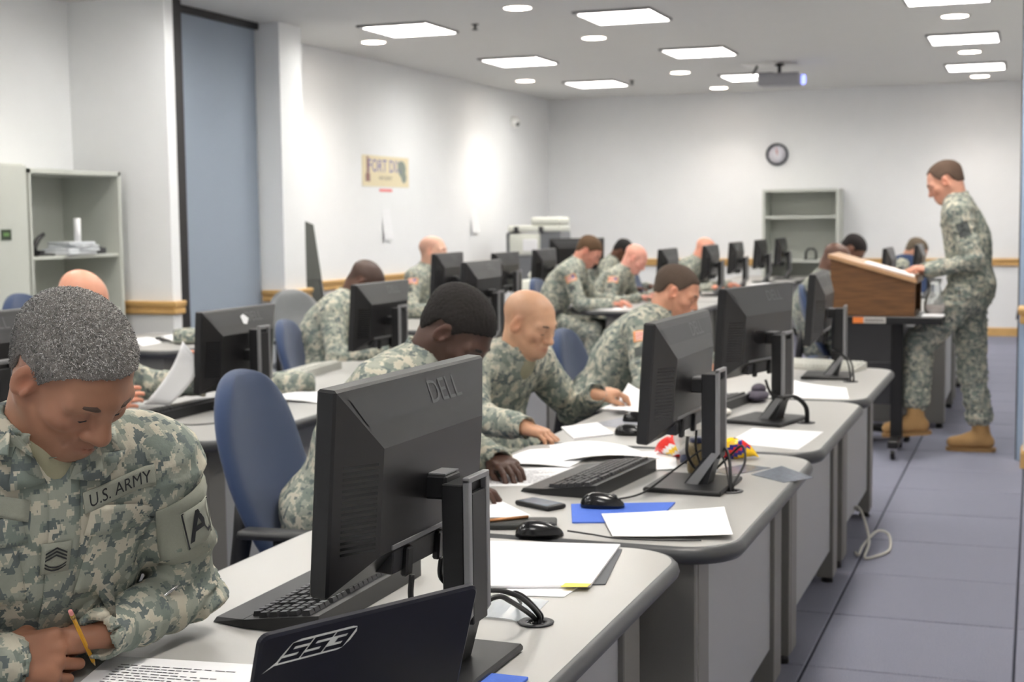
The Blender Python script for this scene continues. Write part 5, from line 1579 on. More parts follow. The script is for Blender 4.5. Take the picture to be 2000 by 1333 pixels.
    tf.box(nb + ndir * 0.098, (0.12, 0.12, 0.06), Rn, 0.004, 0.004, 'sub')
    TV, TF = tf.mesh()
    if len(TF): np_obj('t_shirt', TV, TF, M_TSHIRT, root, org)
    # ---------------- skin: head, neck, arms and hands in one continuous surface
    pts = [hc - 0.15, hc + 0.15, nb - 0.09, nb + 0.09]
    for s in (1, -1):
        pts += [sh[s] - 0.05, sh[s] + 0.05, el[s] - 0.05, el[s] + 0.05, wr[s] - 0.06, wr[s] + 0.06]
    HSP = {}
    for s, hspec in ((1, rhand), (-1, lhand)):
        hs = dict(d=None, n=(0, 0, -1), curl=(22, 32, 18), thumb=(0.55, 0.5))
        if hspec: hs.update(hspec)
        hs['d'] = nrm(wr[s] - el[s]) if hs['d'] is None else nrm(hs['d'])
        HSP[s] = hs
        pts += [wr[s] + hs['d'] * 0.10 - 0.13, wr[s] + hs['d'] * 0.10 + 0.13]
    HF = Field(np.min(pts, 0), np.max(pts, 0), hh)
    head_field(HF, hc, HR, nb - ndir * 0.02, headbulk, **(face or {}))
    for s in (1, -1):
        HF.cone(nb - ndir * 0.03, sh[s], 0.036, 0.034, 0.02)
        HF.cone(sh[s], el[s], 0.034, 0.032, 0.01)
        HF.cone(el[s], wr[s], 0.032, 0.0265, 0.01)
    for s in (1, -1):
        hs = HSP[s]
        add_hand(HF, wr[s], hs['d'], np.array(hs['n'], float), s, hs['curl'], hs['thumb'], hs.get('size', 0.97), hs.get('spread', 0.06))
    V, F = HF.mesh()
    V = relax(V, F, 1, 0.35)
    Pl = (V - hc) @ HR.T
    tint = np.ones((len(V), 3))
    def blot(cx, cy, cz, r, col, w=1.0):
        q = np.exp(-(((Pl[:, 0] - cx) / r[0]) ** 2 + ((np.abs(Pl[:, 1]) - cy) / r[1]) ** 2 + ((Pl[:, 2] - cz) / r[2]) ** 2)) * w
        tint[:] = tint * (1 - q[:, None]) + tint * np.array(col) * q[:, None]
    dark = sum(skin_rgb) < 380
    blot(0.095, 0.0, -0.0725, (0.016, 0.022, 0.0095), (0.78, 0.60, 0.60) if not dark else (0.80, 0.62, 0.62))
    blot(0.105, 0.0, -0.04, (0.018, 0.018, 0.016), (1.0, 0.86, 0.82), 0.7)
    blot(-0.004, 0.086, -0.004, (0.03, 0.012, 0.04), (1.05, 0.80, 0.76), 0.8)
    blot(0.07, 0.045, -0.035, (0.03, 0.03, 0.025), (1.02, 0.86, 0.84), 0.6)
    blot(0.05, 0.0, -0.095, (0.06, 0.08, 0.03), (0.86, 0.86, 0.88), 0.7)
    blot(0.075, 0.031, -0.009, (0.02, 0.02, 0.010), (0.80, 0.76, 0.76), 0.6)
    if hair == 'stubble':
        hm = hair_mask(Pl, 0.066, 0.02, -0.068)
        q = np.clip(hm / 0.015, 0, 1)[:, None]
        tint = tint * (1 - q) + tint * q * (np.array(lin(hair_rgb)) / np.array(lin(skin_rgb)) * 0.55 + 0.45 * 1.0).clip(0, 1.2)
    far_ = (np.linalg.norm(Pl, axis=1) > 0.24)[:, None]
    kn_ = vnoise(V * 60, 5)[:, None]
    tint = np.where(far_, (0.90 + 0.14 * kn_) * np.array([1.0, 0.94, 0.92]), tint)
    body = np_obj('body', V, F, sk, root, org, tint)
    out['body'] = body
    # ---------------- hair, brows, lashes
    hm_ = pmat('hair_%d_%d_%d' % hair_rgb, hair_rgb, 0.75, var=0.45, scale=420, bump=0.8, bscale=700, spec=0.3)
    if hair == 'short':
        G = Field(hc - 0.15, hc + 0.15, hh)
        W = lambda x, y_, z: hc + HR[0] * x + HR[1] * y_ + HR[2] * z
        G.ell(W(-0.017, 0, 0.0315), (0.1075, 0.0845 * headbulk, 0.0875), HR, 0.02)
        G.ell(W(0.028, 0, -0.026), (0.064, 0.0625 * headbulk, 0.084), HR, 0.03)
        G.ell(W(-0.045, 0, -0.03), (0.062, 0.062, 0.055), HR, 0.03)
        X = G.ax[0][:, None, None] - hc[0]; Y = G.ax[1][None, :, None] - hc[1]; Z = G.ax[2][None, None, :] - hc[2]
        PL = np.stack([(X * HR[i][0] + Y * HR[i][1] + Z * HR[i][2] + 0 * X * Y * Z).ravel() for i in range(3)], 1)
        kw = hairline or {}
        mk = hair_mask(PL, **kw) + (vnoise(PL * 260, 3) - 0.5) * 0.006
        G.d = np.maximum(G.d, (-mk).reshape(G.d.shape).astype(np.float32))
        gv, gf = G.mesh()
        gv = relax(gv, gf, 1, 0.3)
        gn = vnormals(gv, gf)
        gv = gv + gn * ((vnoise(gv * 300, 9) - 0.5) * 0.003)[:, None]
        ho = np_obj('hair', gv, gf, hm_, root, org)
        out['hair'] = ho; out['HV'] = gv; out['HFc'] = gf; out['HN'] = gn
    bw = MB()
    for s in (-1, 1):
        P = [hc - org + HR[0] * x + HR[1] * (s * y_) + HR[2] * z for x, y_, z in ((0.0940, 0.013, 0.014), (0.0925, 0.026, 0.0180), (0.0832, 0.042, 0.0175), (0.0715, 0.053, 0.012))]
        bw.tube([tuple(p) for p in P], [0.0034, 0.0050, 0.0044, 0.0022], 8)
    br_ = brow_rgb or hair_rgb
    bw.build('eyebrows', pmat('brow_%d_%d_%d' % br_, br_, 0.75), root)
    ls = MB()
    for s in (-1, 1):
        P = [hc - org + HR[0] * x + HR[1] * (s * y_) + HR[2] * z for x, y_, z in ((0.0795, 0.018, -0.0125), (0.0862, 0.026, -0.0150), (0.0860, 0.036, -0.0150), (0.0775, 0.046, -0.0125))]
        ls.tube([tuple(p) for p in P], [0.0008, 0.0015, 0.0016, 0.0008], 5)
    ls.build('eyelashes', M_THREAD, root)
    # ---------------- trousers and boots
    if legs:
        T_ = {}
        hip = {1: pel - lf * 0.095 - up * 0.02 + fw * 0.02, -1: pel + lf * 0.095 - up * 0.02 + fw * 0.02}
        kn = {}; an = {}
        for s in (1, -1):
            if stand:
                kn[s] = np.array(stand[s][0], float); an[s] = np.array(stand[s][1], float)
            else:
                an[s] = np.array([pel[0], pel[1], 0.0]) + fw * (0.42 if s == 1 else 0.36) - lf * 0.13 * s + up * 0.113
                kn[s], an[s] = ik(hip[s], an[s], 0.42, 0.42, up * 0.9 + fw * 0.6 - lf * 0.15 * s)
        pts = [pel, kn[1], kn[-1], an[1], an[-1]]
        lo = np.min(pts, 0) - 0.2; hi = np.max(pts, 0) + 0.2
        Tr = Field(lo, hi, max(h, 0.009))
        Tr.ell(pel - sp * 0.01, (0.130, 0.172, 0.13), Rm, 0.05)
        for s in (1, -1):
            Tr.cone(hip[s], kn[s], 0.094 * legk, 0.074 * legk, 0.04)
            a2 = an[s] + nrm(kn[s] - an[s]) * 0.10
            Tr.cone(kn[s], a2, 0.072 * legk, 0.064 * legk, 0.03)
            Tr.ell(a2, (0.069 * legk, 0.069 * legk, 0.052), None, 0.03)
        V, F = Tr.mesh()
        V = relax(V, F, 2, 0.4); N = vnormals(V, F)
        n1 = vnoise(V * np.array([16, 16, 28]) + 3, seed + 40); n2 = vnoise(V * np.array([30, 30, 40]), seed + 50)
        V = V + N * (((1 - np.abs(2 * n1 - 1)) ** 2 * 0.012 + (1 - np.abs(2 * n2 - 1)) ** 2 * 0.006 - 0.008) * fold)[:, None]
        np_obj('trousers', V, F, M_CAMO, root, org)
        for s in (1, -1):
            if stand: fd = nrm(stand[s][2])
            else: fd = nrm(fw * np.array([1, 1, 0]) - lf * 0.12 * s)
            sl_ = np.cross([0, 0, 1.0], fd); ud = nrm(np.cross(fd, sl_)) ; 
            a = an[s]
            B = Field(a - 0.28, a + 0.28, 0.009)
            B.cone(a + nrm(kn[s] - a) * 0.14, a + ud * 0.0, 0.050, 0.050, 0.02)
            B.cone(a - fd * 0.035 - ud * 0.055, a + fd * 0.06 - ud * 0.045, 0.042, 0.044, 0.03)
            B.cone(a + fd * 0.06 - ud * 0.05, a + fd * 0.165 - ud * 0.062, 0.046, 0.036, 0.03)
            Rb = np.array([fd, nrm(sl_), ud])
            B.box(a - ud * 0.16 + fd * 0.05, (0.3, 0.2, 0.068), Rb, 0.004, 0.004, 'sub')
            v, f = B.mesh()
            bo = np_obj('boot', relax(v, f, 1), f, M_BOOT, root, org)
            so = [(p[0], p[1]) for p in rrect(-0.085, 0.205, -0.045, 0.045, (0.04, 0.04, 0.045, 0.045), 0, 5)]
            sm = MB(); vv = []
            for zz in (-0.112, -0.089):
                for p in so:
                    q = a - org + fd * p[0] + nrm(sl_) * p[1] + ud * zz
                    vv.append(tuple(q))
            n_s = len(so)
            sm.add(vv, [tuple(range(n_s - 1, -1, -1)), tuple(range(n_s, 2 * n_s))] + [(i, (i + 1) % n_s, n_s + (i + 1) % n_s, n_s + i) for i in range(n_s)])
            sm.build('sole', M_SOLE, bo)
    return out

# -------- cloth pieces laid on a jacket
def tree_of(P, extra=None):
    return BVHTree.FromPolygons(P['JV'].tolist(), P['JF'].tolist())
def drape(tree, verts2d, faces, o, u, v, d, off, name, mat, P, parent=None, thick=0.0, mis=None):
    """2D vertices placed at o + u*x + v*y, then dropped along d onto the jacket"""
    o = Vector(o); u = Vector(u); v = Vector(v); d = Vector(d).normalized()
    res = []
    last = None
    for (x, y_) in verts2d:
        p = o + u * x + v * y_ - d * 0.25
        hit = tree.ray_cast(p, d, 0.6)
        if hit[0] is not None:
            q = hit[0] - d * off; last = (hit[0] - p).length
        else:
            q = p + d * ((last or 0.25)) - d * off
        res.append(q)
    org = Vector(P['org'])
    V = [tuple(q - org) for q in res]
    mb = MB()
    mb.add(V, faces, smooth=True)
    if mis: mb.m = list(mis)
    ob = mb.build(name, mat, parent or P['root'])
    if thick:
        md = ob.modifiers.new('thickness', 'SOLIDIFY'); md.thickness = thick; md.offset = -1
    return ob
def grid2d(w, h_, nx, ny, shear=0.0):
    v = []; f = []
    for j in range(ny + 1):
        for i in range(nx + 1):
            x = -w / 2 + w * i / nx; y_ = -h_ / 2 + h_ * j / ny
            v.append((x + shear * y_, y_))
    for j in range(ny):
        for i in range(nx):
            a = j * (nx + 1) + i
            f.append((a, a + 1, a + nx + 2, a + nx + 1))
    return v, f
M_FLAG = [pmat('flag_red', (206, 92, 74), 0.85), pmat('flag_white', (222, 206, 196), 0.85), pmat('flag_blue', (112, 110, 150), 0.85), pmat('flag_rim', (226, 150, 96), 0.85)]
def flag(P, tree, o, u, v, d):
    nx, ny = 10, 9
    vv, ff = grid2d(0.086, 0.054, nx, ny)
    mi = []
    for j in range(ny):
        for i in range(nx):
            if i in (0, nx - 1) or j in (0, ny - 1): mi.append(3)
            elif i >= 6 and j >= 4: mi.append(2)
            else: mi.append(j % 2)
    drape(tree, vv, ff, o, u, v, d, 0.004, 'flag_patch', M_FLAG, P, None, 0.0, mi)
def letter_patch(P, tree, txt, size, o, u, v, d, off, name, mat, parent=None, sx=1.0, sy=1.0, bold=0.0):
    tv, tf = text_mesh(txt, size, bold=bold)
    bm = bmesh.new()
    vs = [bm.verts.new((p[0] * sx, p[1] * sy, 0)) for p in tv]
    for f in tf:
        try: bm.faces.new([vs[i] for i in f])
        except ValueError: pass
    bmesh.ops.triangulate(bm, faces=bm.faces[:])
    bm.verts.index_update()
    V = [(p.co.x, p.co.y) for p in bm.verts]; F = [tuple(q.index for q in f.verts) for f in bm.faces]
    bm.free()
    return drape(tree, V, F, o, u, v, d, off, name, mat, P, parent)
def on_shoulder(P, s, down=0.10, out_=None, back=0.0):
    """centre, axes for a patch on the outer side of the upper arm; s = 1 right arm, -1 left arm"""
    a, b = P['sh'][s], P['el'][s]
    ax = nrm(b - a)
    out = nrm(-P['lt'] * s) if out_ is None else nrm(out_)
    out = nrm(out - ax * (out @ ax))
    u = np.cross(-ax, out)
    return a + ax * down + u * back, u, -ax, -out

# ------------------------------------------------------------------ the people
FLAT = (8, 14, 8); REST = (24, 34, 20); FIST = (62, 72, 45)
BR = (96, 64, 48); TAN = (198, 154, 124); PALE = (218, 174, 152); PINK = (226, 166, 150); DARK = (78, 56, 47)

# grey-haired soldier in the foreground
p1 = person('grey-haired soldier in the foreground writing with a pencil', (-1.72, 2.02, 0.545), -37, 6, (-1.405, 1.836, 1.208), (-13, -43, 4), (-1.522, 1.765, 0.752), (-1.425, 1.935, 0.765),
            (156, 113, 90), hair='short', hair_rgb=(126, 122, 118), brow_rgb=(84, 66, 56), face=dict(nose=1.28, lips=1.3, jaw=1.08), h=0.0058, hh=0.0030, seed=3, rel=(-1.66, 1.60, 0.80), lel=(-1.425, 2.165, 0.775),
            rhand=dict(d=(0.62, 0.78, -0.05), n=(-0.74, 0.52, -0.42), curl=((22, 66, 40), (28, 76, 45), (30, 82, 45), (32, 82, 45)), thumb=(0.75, 0.65), size=1.08),
            lhand=dict(d=(-0.75, -0.55, -0.05), n=(0, 0, -1), curl=(40, 50, 30)), bulk=1.13, fold=1.2, necklen=0.10, headbulk=1.05)
# bent dark-haired soldier
p3 = person('dark-haired soldier bent low over the second desk, seen over the large monitor', (-1.86, 3.50, 0.545), 0, 22, (-1.475, 3.585, 1.135), (-4, -46, 0), (-1.42, 3.35, 0.745), (-1.45, 3.78, 0.745),
            DARK, hair='short', hair_rgb=(30, 26, 24), face=dict(nose=1.25, lips=1.3), h=0.008, hh=0.004, seed=8, hairline=dict(front=0.060, side=0.02, back=-0.075), bulk=1.12)
# bald soldier reading
p4 = person('bald tan-skinned soldier reading a paper, upright at the third desk', (-1.93, 4.99, 0.53), -20, 2, (-1.745, 4.94, 1.055), (-16, -20, 0), (-1.60, 4.42, 0.745), (-1.56, 5.13, 0.765),
            TAN, hair='stubble', hair_rgb=(176, 136, 108), brow_rgb=(96, 74, 60), h=0.008, hh=0.0042, seed=15, curve=0.15, bulk=1.13, headbulk=1.04, shoulder_drop=0.01,
            rhand=dict(d=(0.85, -0.1, -0.18), curl=REST), lhand=dict(d=(0.75, 0.55, 0.1), curl=(35, 40, 20), n=(0.1, 0.2, -1)))
p5 = person('dark-haired pale soldier writing at the fourth desk', (-1.95, 6.42, 0.54), 4, 16, (-1.555, 6.46, 1.092), (4, -26, 2), (-1.43, 6.28, 0.74), (-1.40, 6.70, 0.74),
            (204, 150, 124), hair='short', hair_rgb=(84, 70, 60), h=0.009, hh=0.0045, seed=21, bulk=1.10, hairline=dict(front=0.066, side=0.03, back=-0.05, recede=0.006))
p2 = person('bald soldier behind the grey head, holding up a sheet of paper', (-3.74, 4.42, 0.545), 0, 8, (-3.37, 4.47, 1.14), (0, -38, 0), (-3.175, 4.31, 0.79), (-3.07, 4.76, 0.80),
            (222, 160, 134), hair='stubble', hair_rgb=(190, 136, 112), h=0.010, hh=0.005, seed=27,
            rhand=dict(d=(0.85, 0.5, 0.14), n=(-0.5, 0.8, -0.25), curl=(30, 42, 22)), lhand=dict(d=(0.42, -0.12, 0.88), n=(-0.3, -0.9, -0.1), curl=(25, 35, 20)))
p6 = person('balding dark-skinned soldier seen from behind over a monitor', (-3.66, 6.86, 0.545), 10, 12, (-3.445, 7.05, 1.095), (10, -48, 0), (-3.25, 6.85, 0.74), (-3.28, 7.3, 0.74),
            (92, 66, 54), hair='stubble', hair_rgb=(44, 36, 32), h=0.012, hh=0.006, seed=33)
p7 = person('pale bald soldier sitting upright near the left wall', (-4.55, 10.02, 0.56), 0, 2, (-4.31, 10.0, 1.195), (4, -2, 0), (-4.12, 9.75, 0.74), (-4.1, 10.2, 0.74),
            PALE, brow_rgb=(110, 84, 70), hair='stubble', hair_rgb=(180, 136, 118), h=0.012, hh=0.006, seed=38, curve=0.12)
p8 = person('brown-haired soldier writing at the near end of the far middle row', (-3.78, 10.93, 0.55), 4, 10, (-3.37, 10.99, 1.165), (0, -40, 0), (-3.22, 10.98, 0.74), (-3.20, 11.22, 0.74),
            (200, 140, 120), hair='short', hair_rgb=(88, 66, 46), h=0.012, hh=0.006, seed=44)
p9 = person('pink bald soldier beside the brown-haired one', (-3.68, 11.98, 0.545), 0, 22, (-3.25, 11.96, 1.075), (0, -36, 0), (-3.18, 11.75, 0.74), (-3.16, 12.15, 0.74),
            PINK, hair='stubble', hair_rgb=(210, 150, 130), h=0.012, hh=0.006, seed=51)
p10 = person('dark-haired head showing between the brown-haired and the pink bald soldier', (-4.25, 13.95, 0.54), 0, 16, (-3.92, 13.95, 1.085), (0, -50, 0), (-3.75, 13.7, 0.72), (-3.72, 14.2, 0.72),
             BR, hair='short', hair_rgb=(30, 28, 28), h=0.014, hh=0.007, seed=57)
p11 = person('distant bald soldier behind the far monitors', (-3.58, 13.96, 0.55), 0, 12, (-3.075, 13.96, 1.10), (-10, -30, 0), (-2.98, 13.7, 0.74), (-2.9, 14.2, 0.74),
             (226, 160, 136), hair='stubble', hair_rgb=(206, 146, 124), h=0.014, hh=0.007, seed=63)
p12 = person('dark-skinned soldier bowed behind the lectern, in front of the bookcase', (-1.47, 10.42, 0.52), 4, 14, (-1.335, 10.37, 1.11), (6, -36, 0), (-1.05, 10.2, 0.745), (-1.05, 10.55, 0.745),
             (112, 80, 66), hair='stubble', hair_rgb=(86, 62, 52), h=0.012, hh=0.006, seed=69)
p13 = person('black-haired person bent forward just behind the lectern top', (-1.72, 12.1, 0.54), 0, 18, (-1.42, 12.1, 1.145), (0, -52, 0), (-1.25, 11.9, 0.74), (-1.25, 12.3, 0.74),
             (120, 86, 70), hair='short', hair_rgb=(34, 28, 28), h=0.014, hh=0.007, seed=75, headbulk=1.15)
p15 = person('far soldier between the lectern hand and the standing man', (-1.48, 14.36, 0.545), 0, 12, (-1.08, 14.36, 1.075), (10, -40, 0), (-1.14, 14.2, 0.66), (-1.14, 14.52, 0.66),
             (190, 140, 116), hair='short', hair_rgb=(104, 92, 78), h=0.014, hh=0.007, seed=81)
# standing instructor
p14 = person('standing soldier reading at the lectern with one boot on the cart', (-0.345, 8.85, 0.96), 180, 3, (-0.515, 8.84, 1.625), (182, -28, 0), (-0.61, 8.98, 1.10), (-0.575, 8.71, 1.10),
             (202, 150, 128), hair='short', hair_rgb=(92, 74, 62), h=0.010, hh=0.005, seed=90, curve=0.10, relb=(-0.6, -0.4, -0.7), lelb=(-0.7, 0.25, -0.6),
             stand={-1: ((-0.640, 8.79, 0.665), (-0.655, 8.74, 0.228), (-1, 0.0, -0.10)), 1: ((-0.345, 8.94, 0.49), (-0.285, 8.95, 0.113), (-1, -0.08, 0))},
             lhand=dict(d=(-0.95, 0.1, 0.15), curl=(30, 30, 15)), rhand=dict(d=(-0.95, -0.1, 0.1), curl=(30, 30, 15)), hairline=dict(front=0.075, side=0.03, back=-0.05, recede=0.012), bulk=1.0, fold=1.3, legk=1.13)

# -------- flags and patches
for P, bk in ((p4, 0.0), (p7, 0.0), (p8, 0.0), (p9, 0.0), (p5, 0.02)):
    t = tree_of(P)
    o, u, v, d = on_shoulder(P, 1, 0.075, out_=-P['lt'] * 0.9 + P['sp2'] * 0.3)
    flag(P, t, o, u, v, d)
    o, u, v, d = on_shoulder(P, 1, 0.15)
    vv, ff = grid2d(0.05, 0.045, 3, 3)
    drape(t, vv, ff, o, u, v, d, 0.003, 'unit_patch', pmat('dark_patch', (84, 88, 86), 0.9), P)
t14 = tree_of(p14)
o, u, v, d = on_shoulder(p14, -1, 0.11)
vv, ff = grid2d(0.07, 0.085, 5, 5)
sp_o = drape(t14, vv, ff, o, u, v, d, 0.004, 'shoulder_patch', pmat('dark_patch', (84, 88, 86), 0.9), p14)
letter_patch(p14, t14, 'A', 0.075, o, u, v, d, 0.006, 'patch_letter', M_THREAD, sp_o)

# -------- foreground soldier: tapes, rank, patch, pockets, pencil, strands of hair
t1 = tree_of(p1)
cam_dir = nrm(p1['mid'] + p1['sp2'] * 0.12 - np.array([0, 0, CAM_H]))
d1 = -p1['ft']                                 # towards the chest
cu, cv = p1['lt'], p1['sp2']                   # right-hand side of the picture, up
chest = p1['nb'] - p1['sp2'] * 0.035 + p1['ft'] * 0.12
def chest_patch(x, y_, w, h_, name, mat, off=0.004, nx=8, ny=4, rot=0.0, parent=None, thick=0.002, shear=0.0):
    vv, ff = grid2d(w, h_, nx, ny, shear)
    u = cu * cos(rot) + cv * sin(rot); v = -cu * sin(rot) + cv * cos(rot)
    return drape(t1, vv, ff, chest + cu * x + cv * y_, u, v, d1, off, name, mat, p1, parent, thick), u, v
tp, u_, v_ = chest_patch(0.105, 0.0, 0.125, 0.030, 'name_tape', M_PATCH, 0.005, rot=0.12)
letter_patch(p1, t1, 'U.S. ARMY', 0.026, chest + cu * 0.105, u_, v_, d1, 0.0065, 'tape_lettering', M_THREAD, tp, 0.92, 1.0)
chest_patch(-0.105, 0.0, 0.125, 0.030, 'name_tape', M_PATCH, 0.005, rot=-0.12)
rk, u_, v_ = chest_patch(0.0, -0.085, 0.046, 0.056, 'rank_patch', M_PATCH, 0.006, 4, 4)
ch_ = []; cf_ = []
def chevron(y0, th, w=0.017, dip=0.010):
    b = len(ch_)
    ch_.extend([(-w, y0 - dip), (0, y0), (w, y0 - dip), (w, y0 - dip - th), (0, y0 - th), (-w, y0 - dip - th)])
    cf_.extend([(b, b + 5, b + 4, b + 1), (b + 1, b + 4, b + 3, b + 2)])
for k in range(3): chevron(0.022 - k * 0.0062, 0.0032)
def rocker(y0, th, w=0.017, dip=0.008):
    b = len(ch_); n = 6
    for i in range(n + 1):
        x = -w + 2 * w * i / n; q = (1 - (x / w) ** 2)
        ch_.append((x, y0 - dip * q)); ch_.append((x, y0 - dip * q - th))
    for i in range(n):
        cf_.append((b + 2 * i, b + 2 * i + 1, b + 2 * i + 3, b + 2 * i + 2))
rocker(-0.006, 0.003); rocker(-0.012, 0.003)
drape(t1, ch_, cf_, chest - cv * 0.085, u_, v_, d1, 0.0075, 'rank_chevrons', M_THREAD, p1, rk)
for s in (-1, 1):
    chest_patch(s * 0.105, -0.050, 0.115, 0.045, 'pocket_flap', M_CAMO, 0.0045, 8, 5, rot=-s * 0.30, thick=0.0015)
    chest_patch(s * 0.105, -0.12, 0.115, 0.12, 'chest_pocket', M_CAMO, 0.0022, 8, 8, rot=-s * 0.22, thick=0.0015)
chest_patch(0.012, -0.10, 0.050, 0.34, 'front_placket', M_CAMO, 0.003, 4, 16, thick=0.0015)
# folded collar wings
for s in (-1, 1):
    poly = [(0.018 * s, 0.012), (0.050 * s, 0.075), (0.085 * s, 0.078), (0.118 * s, 0.028), (0.075 * s, 0.000)]
    vv = [(0.068 * s, 0.038)] + poly
    m_ = []
    ff = [(0, i, i % 5 + 1) if s > 0 else (0, i % 5 + 1, i) for i in range(1, 6)]
    # refine by splitting towards the centre
    V2 = list(vv); F2 = []
    for f in ff:
        a, b, c = (vv[i] for i in f)
        i0 = len(V2)
        V2 += [((a[0] + b[0]) / 2, (a[1] + b[1]) / 2), ((b[0] + c[0]) / 2, (b[1] + c[1]) / 2), ((c[0] + a[0]) / 2, (c[1] + a[1]) / 2)]
        F2 += [(f[0], i0, i0 + 2), (i0, f[1], i0 + 1), (i0 + 2, i0 + 1, f[2]), (i0, i0 + 1, i0 + 2)]
    drape(t1, V2, F2, chest + cv * 0.022, cu, cv, d1, 0.010, 'collar_wing', M_CAMO, p1, None, 0.004)
# left sleeve: hook panel, unit patch with the letter A, pen in the sleeve pocket
cdir = nrm(-(p1['sh'][-1] - np.array([0, 0, CAM_H])))
o, u, v, d = on_shoulder(p1, -1, 0.105, out_=p1['lt'] * 0.35 + cdir * 0.85)
vv, ff = grid2d(0.115, 0.135, 6, 6)
hp_ = drape(t1, vv, ff, o, u, v, d, 0.004, 'hook_panel', M_PATCH, p1, None, 0.002)
vv, ff = grid2d(0.060, 0.078, 5, 5)
up_ = drape(t1, vv, ff, o + u * 0.012, u, v, d, 0.007, 'unit_patch', pmat('patch_sage', (160, 162, 150), 0.9), p1, None, 0.002)
rim = []; rf = []
for (a, b, c, e) in ((-0.03, 0.03, 0.036, 0.039), (-0.03, 0.03, -0.039, -0.036), (-0.03, -0.027, -0.036, 0.036), (0.027, 0.03, -0.036, 0.036)):
    i0 = len(rim); rim += [(a, c), (b, c), (b, e), (a, e)]; rf.append((i0, i0 + 1, i0 + 2, i0 + 3))
drape(t1, rim, rf, o + u * 0.012, u, v, d, 0.0085, 'patch_border', M_THREAD, p1, up_)
letter_patch(p1, t1, 'A', 0.088, o + u * 0.012, u, v, d, 0.009, 'patch_letter', M_THREAD, up_, 0.82, 0.95, 0.014)
fa = Vector(p1['el'][-1]) * 0.72 + Vector(p1['wr'][-1]) * 0.28
dv_ = (fa - Vector((-0.75, 1.0, 1.35))).normalized()
hit = t1.ray_cast(Vector((-0.75, 1.0, 1.35)), dv_, 3.0)
if hit[0] is not None:
    q = hit[0] - Vector(p1['org']) - dv_ * 0.004
    MB().tube([tuple(q + Vector((-0.012, -0.016, -0.012))), tuple(q + Vector((0.012, 0.016, 0.010)))], [0.0022, 0.003], 8).build('pen_clip', M_CHROME, p1['root'])
# pencil
pc = empty('pencil', (-1.454, 1.925, 0.706), 0, 'yellow pencil in the hand of the grey-haired soldier', 'pencil')
pd = Vector((0.045, -0.115, 0.125)).normalized()
def pp(t): return tuple(pd * t)
MB().tube([pp(0.0), pp(0.016)], [0.0006, 0.0034], 6, smooth=False).build('tip', pmat('bare_wood', (214, 178, 130), 0.6), pc)
MB().tube([pp(0.016), pp(0.158)], 0.0037, 6, smooth=False).build('shaft', pmat('pencil_yellow', (228, 168, 44), 0.35), pc)
MB().tube([pp(0.158), pp(0.170)], 0.0040, 10).build('ferrule', pmat('brass_ferrule', (190, 160, 90), 0.3, metal=0.8), pc)
MB().tube([pp(0.170), pp(0.180)], [0.0037, 0.0034], 10).build('eraser', pmat('pink_eraser', (214, 140, 138), 0.8), pc)
# strands
rng = np.random.default_rng(4)
HV, HFc, HN = p1['HV'], p1['HFc'], p1['HN']
fi = rng.integers(0, len(HFc), 30000)
w4 = rng.dirichlet(np.ones(4), len(fi))
Pp = np.einsum('nk,nkd->nd', w4, HV[HFc[fi]]); Nn = HN[HFc[fi][:, 0]]
Pl_ = (Pp - p1['hc']) @ p1['HR'].T
keep = (Pl_ ** 2).sum(1) > 0.055 ** 2
Pp, Nn, Pl_ = Pp[keep], Nn[keep], Pl_[keep]
flow = p1['HR'][0] * 0.9 - p1['HR'][2] * 0.25
T = flow + rng.normal(0, 0.75, Pp.shape); T = T - Nn * (T * Nn).sum(1)[:, None]; T /= np.linalg.norm(T, axis=1)[:, None]
B = np.cross(Nn, T)
ln_ = rng.uniform(0.003, 0.0075, len(Pp))[:, None] * np.clip((hair_mask(Pl_) + 0.006) / 0.03, 0.35, 1.0)[:, None]
wd = 0.00038
base = Pp - Nn * 0.0008
mid_ = Pp + T * ln_ * 0.5 + Nn * ln_ * 0.42
tip_ = Pp + T * ln_ + Nn * ln_ * 0.30
VV = np.stack([base - B * wd, base + B * wd, mid_ + B * wd, mid_ - B * wd, tip_], 1).reshape(-1, 3) - p1['org']
i = np.arange(len(Pp)) * 5
me = bpy.data.meshes.new('hair_strands')
me.from_pydata(VV.tolist(), [], np.stack([i, i + 1, i + 2, i + 3], 1).tolist() + np.stack([i + 3, i + 2, i + 4], 1).tolist())
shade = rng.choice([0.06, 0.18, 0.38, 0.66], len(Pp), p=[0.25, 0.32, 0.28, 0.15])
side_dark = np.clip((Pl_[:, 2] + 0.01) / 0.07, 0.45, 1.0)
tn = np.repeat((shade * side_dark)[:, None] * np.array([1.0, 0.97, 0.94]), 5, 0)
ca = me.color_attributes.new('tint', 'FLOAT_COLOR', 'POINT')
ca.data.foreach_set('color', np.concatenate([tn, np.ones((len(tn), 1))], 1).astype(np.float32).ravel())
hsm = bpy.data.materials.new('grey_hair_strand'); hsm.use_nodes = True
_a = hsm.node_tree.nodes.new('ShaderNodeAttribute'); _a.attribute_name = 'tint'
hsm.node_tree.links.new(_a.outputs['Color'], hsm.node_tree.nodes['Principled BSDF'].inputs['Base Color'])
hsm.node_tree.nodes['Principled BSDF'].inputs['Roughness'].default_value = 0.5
hs_o = link_mesh('hair_strands', me, hsm, p1['root']); tag(hs_o, kind='stuff')

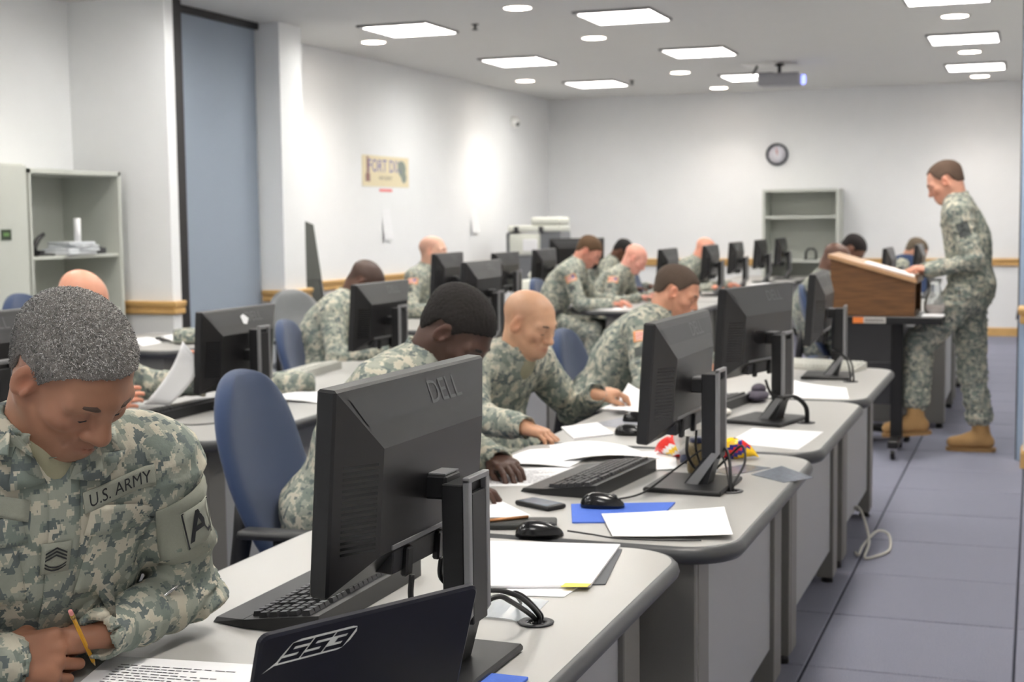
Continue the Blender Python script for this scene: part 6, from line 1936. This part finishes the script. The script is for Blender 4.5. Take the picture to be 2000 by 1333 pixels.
# the sheet held up by the bald soldier on the left
vv = []; ff = []
c0, c1, c2, c3 = (Vector(q) for q in ((-3.085, 4.43, 0.766), (-3.035, 4.52, 0.753), (-2.985, 4.66, 0.905), (-2.995, 4.56, 0.992)))
for a in range(9):
    for b in range(7):
        s_, t_ = b / 6, a / 8
        q = c0.lerp(c1, s_).lerp(c3.lerp(c2, s_), t_)
        q += Vector((0.016, 0.012, 0.0)) * sin(pi * t_)
        vv.append(tuple(q - c0))
for a in range(8):
    for b in range(6):
        k = a * 7 + b
        ff.append((k, k + 1, k + 8, k + 7))
ho_ = MB().add(vv, ff, smooth=True).build('held_paper', M_PAPER, None, tuple(c0)); tag(ho_, 'curved white sheet held up by the bald soldier at the left', 'paper')
md = ho_.modifiers.new('thickness', 'SOLIDIFY'); md.thickness = 0.001
# sheet in the hand of the reading soldier
sheet([(-1.50, 5.06), (-1.30, 5.10), (-1.28, 5.38), (-1.49, 5.36)], 'sheet held by the bald reading soldier, tilted up', z=DZ + 0.012, group=GP, lift=(0.015, 0.0, 0.05, 0.075))

# caps lying on desks
def cap(x, y, rz, label):
    t = empty('soft_cap', (x, y, DZ), radians(rz), label, 'cap', 'camouflage caps')
    n = 24; v = []; f = []
    rings = [(1.0, 0.001), (1.02, 0.03), (1.0, 0.06), (0.9, 0.078), (0.5, 0.086), (0.05, 0.087)]
    for r, z in rings:
        for j in range(n):
            a = 2 * pi * j / n
            v.append((0.105 * r * cos(a), 0.085 * r * sin(a), z + 0.004 * sin(3 * a)))
    for i in range(len(rings) - 1):
        for j in range(n):
            f.append((i * n + j, i * n + (j + 1) % n, (i + 1) * n + (j + 1) % n, (i + 1) * n + j))
    f.append(tuple(range(n - 1, -1, -1))); f.append(tuple((len(rings) - 1) * n + j for j in range(n)))
    MB().add(v, f, smooth=True).build('crown', M_CAMO, t)
    bv = []; bf = []
    for i in range(9):
        a = -0.9 + 1.8 * i / 8
        for k, (r, z) in enumerate(((0.10, 0.016), (0.165, 0.008 + 0.012 * cos(a * 1.5)))):
            bv.append((r * cos(a) + (0.0 if k == 0 else -0.02 * abs(a)), r * 0.80 * sin(a), z))
    for i in range(8):
        bf.append((2 * i, 2 * i + 1, 2 * i + 3, 2 * i + 2))
    b = MB().add(bv, bf, smooth=True).build('brim', M_CAMO, t)
    m = b.modifiers.new('thickness', 'SOLIDIFY'); m.thickness = 0.004
cap(-3.02, 5.42, 200, 'camouflage cap behind the monitor with the sticker')
cap(-4.86, 7.45, -60, 'camouflage cap on the left desk by the pier')
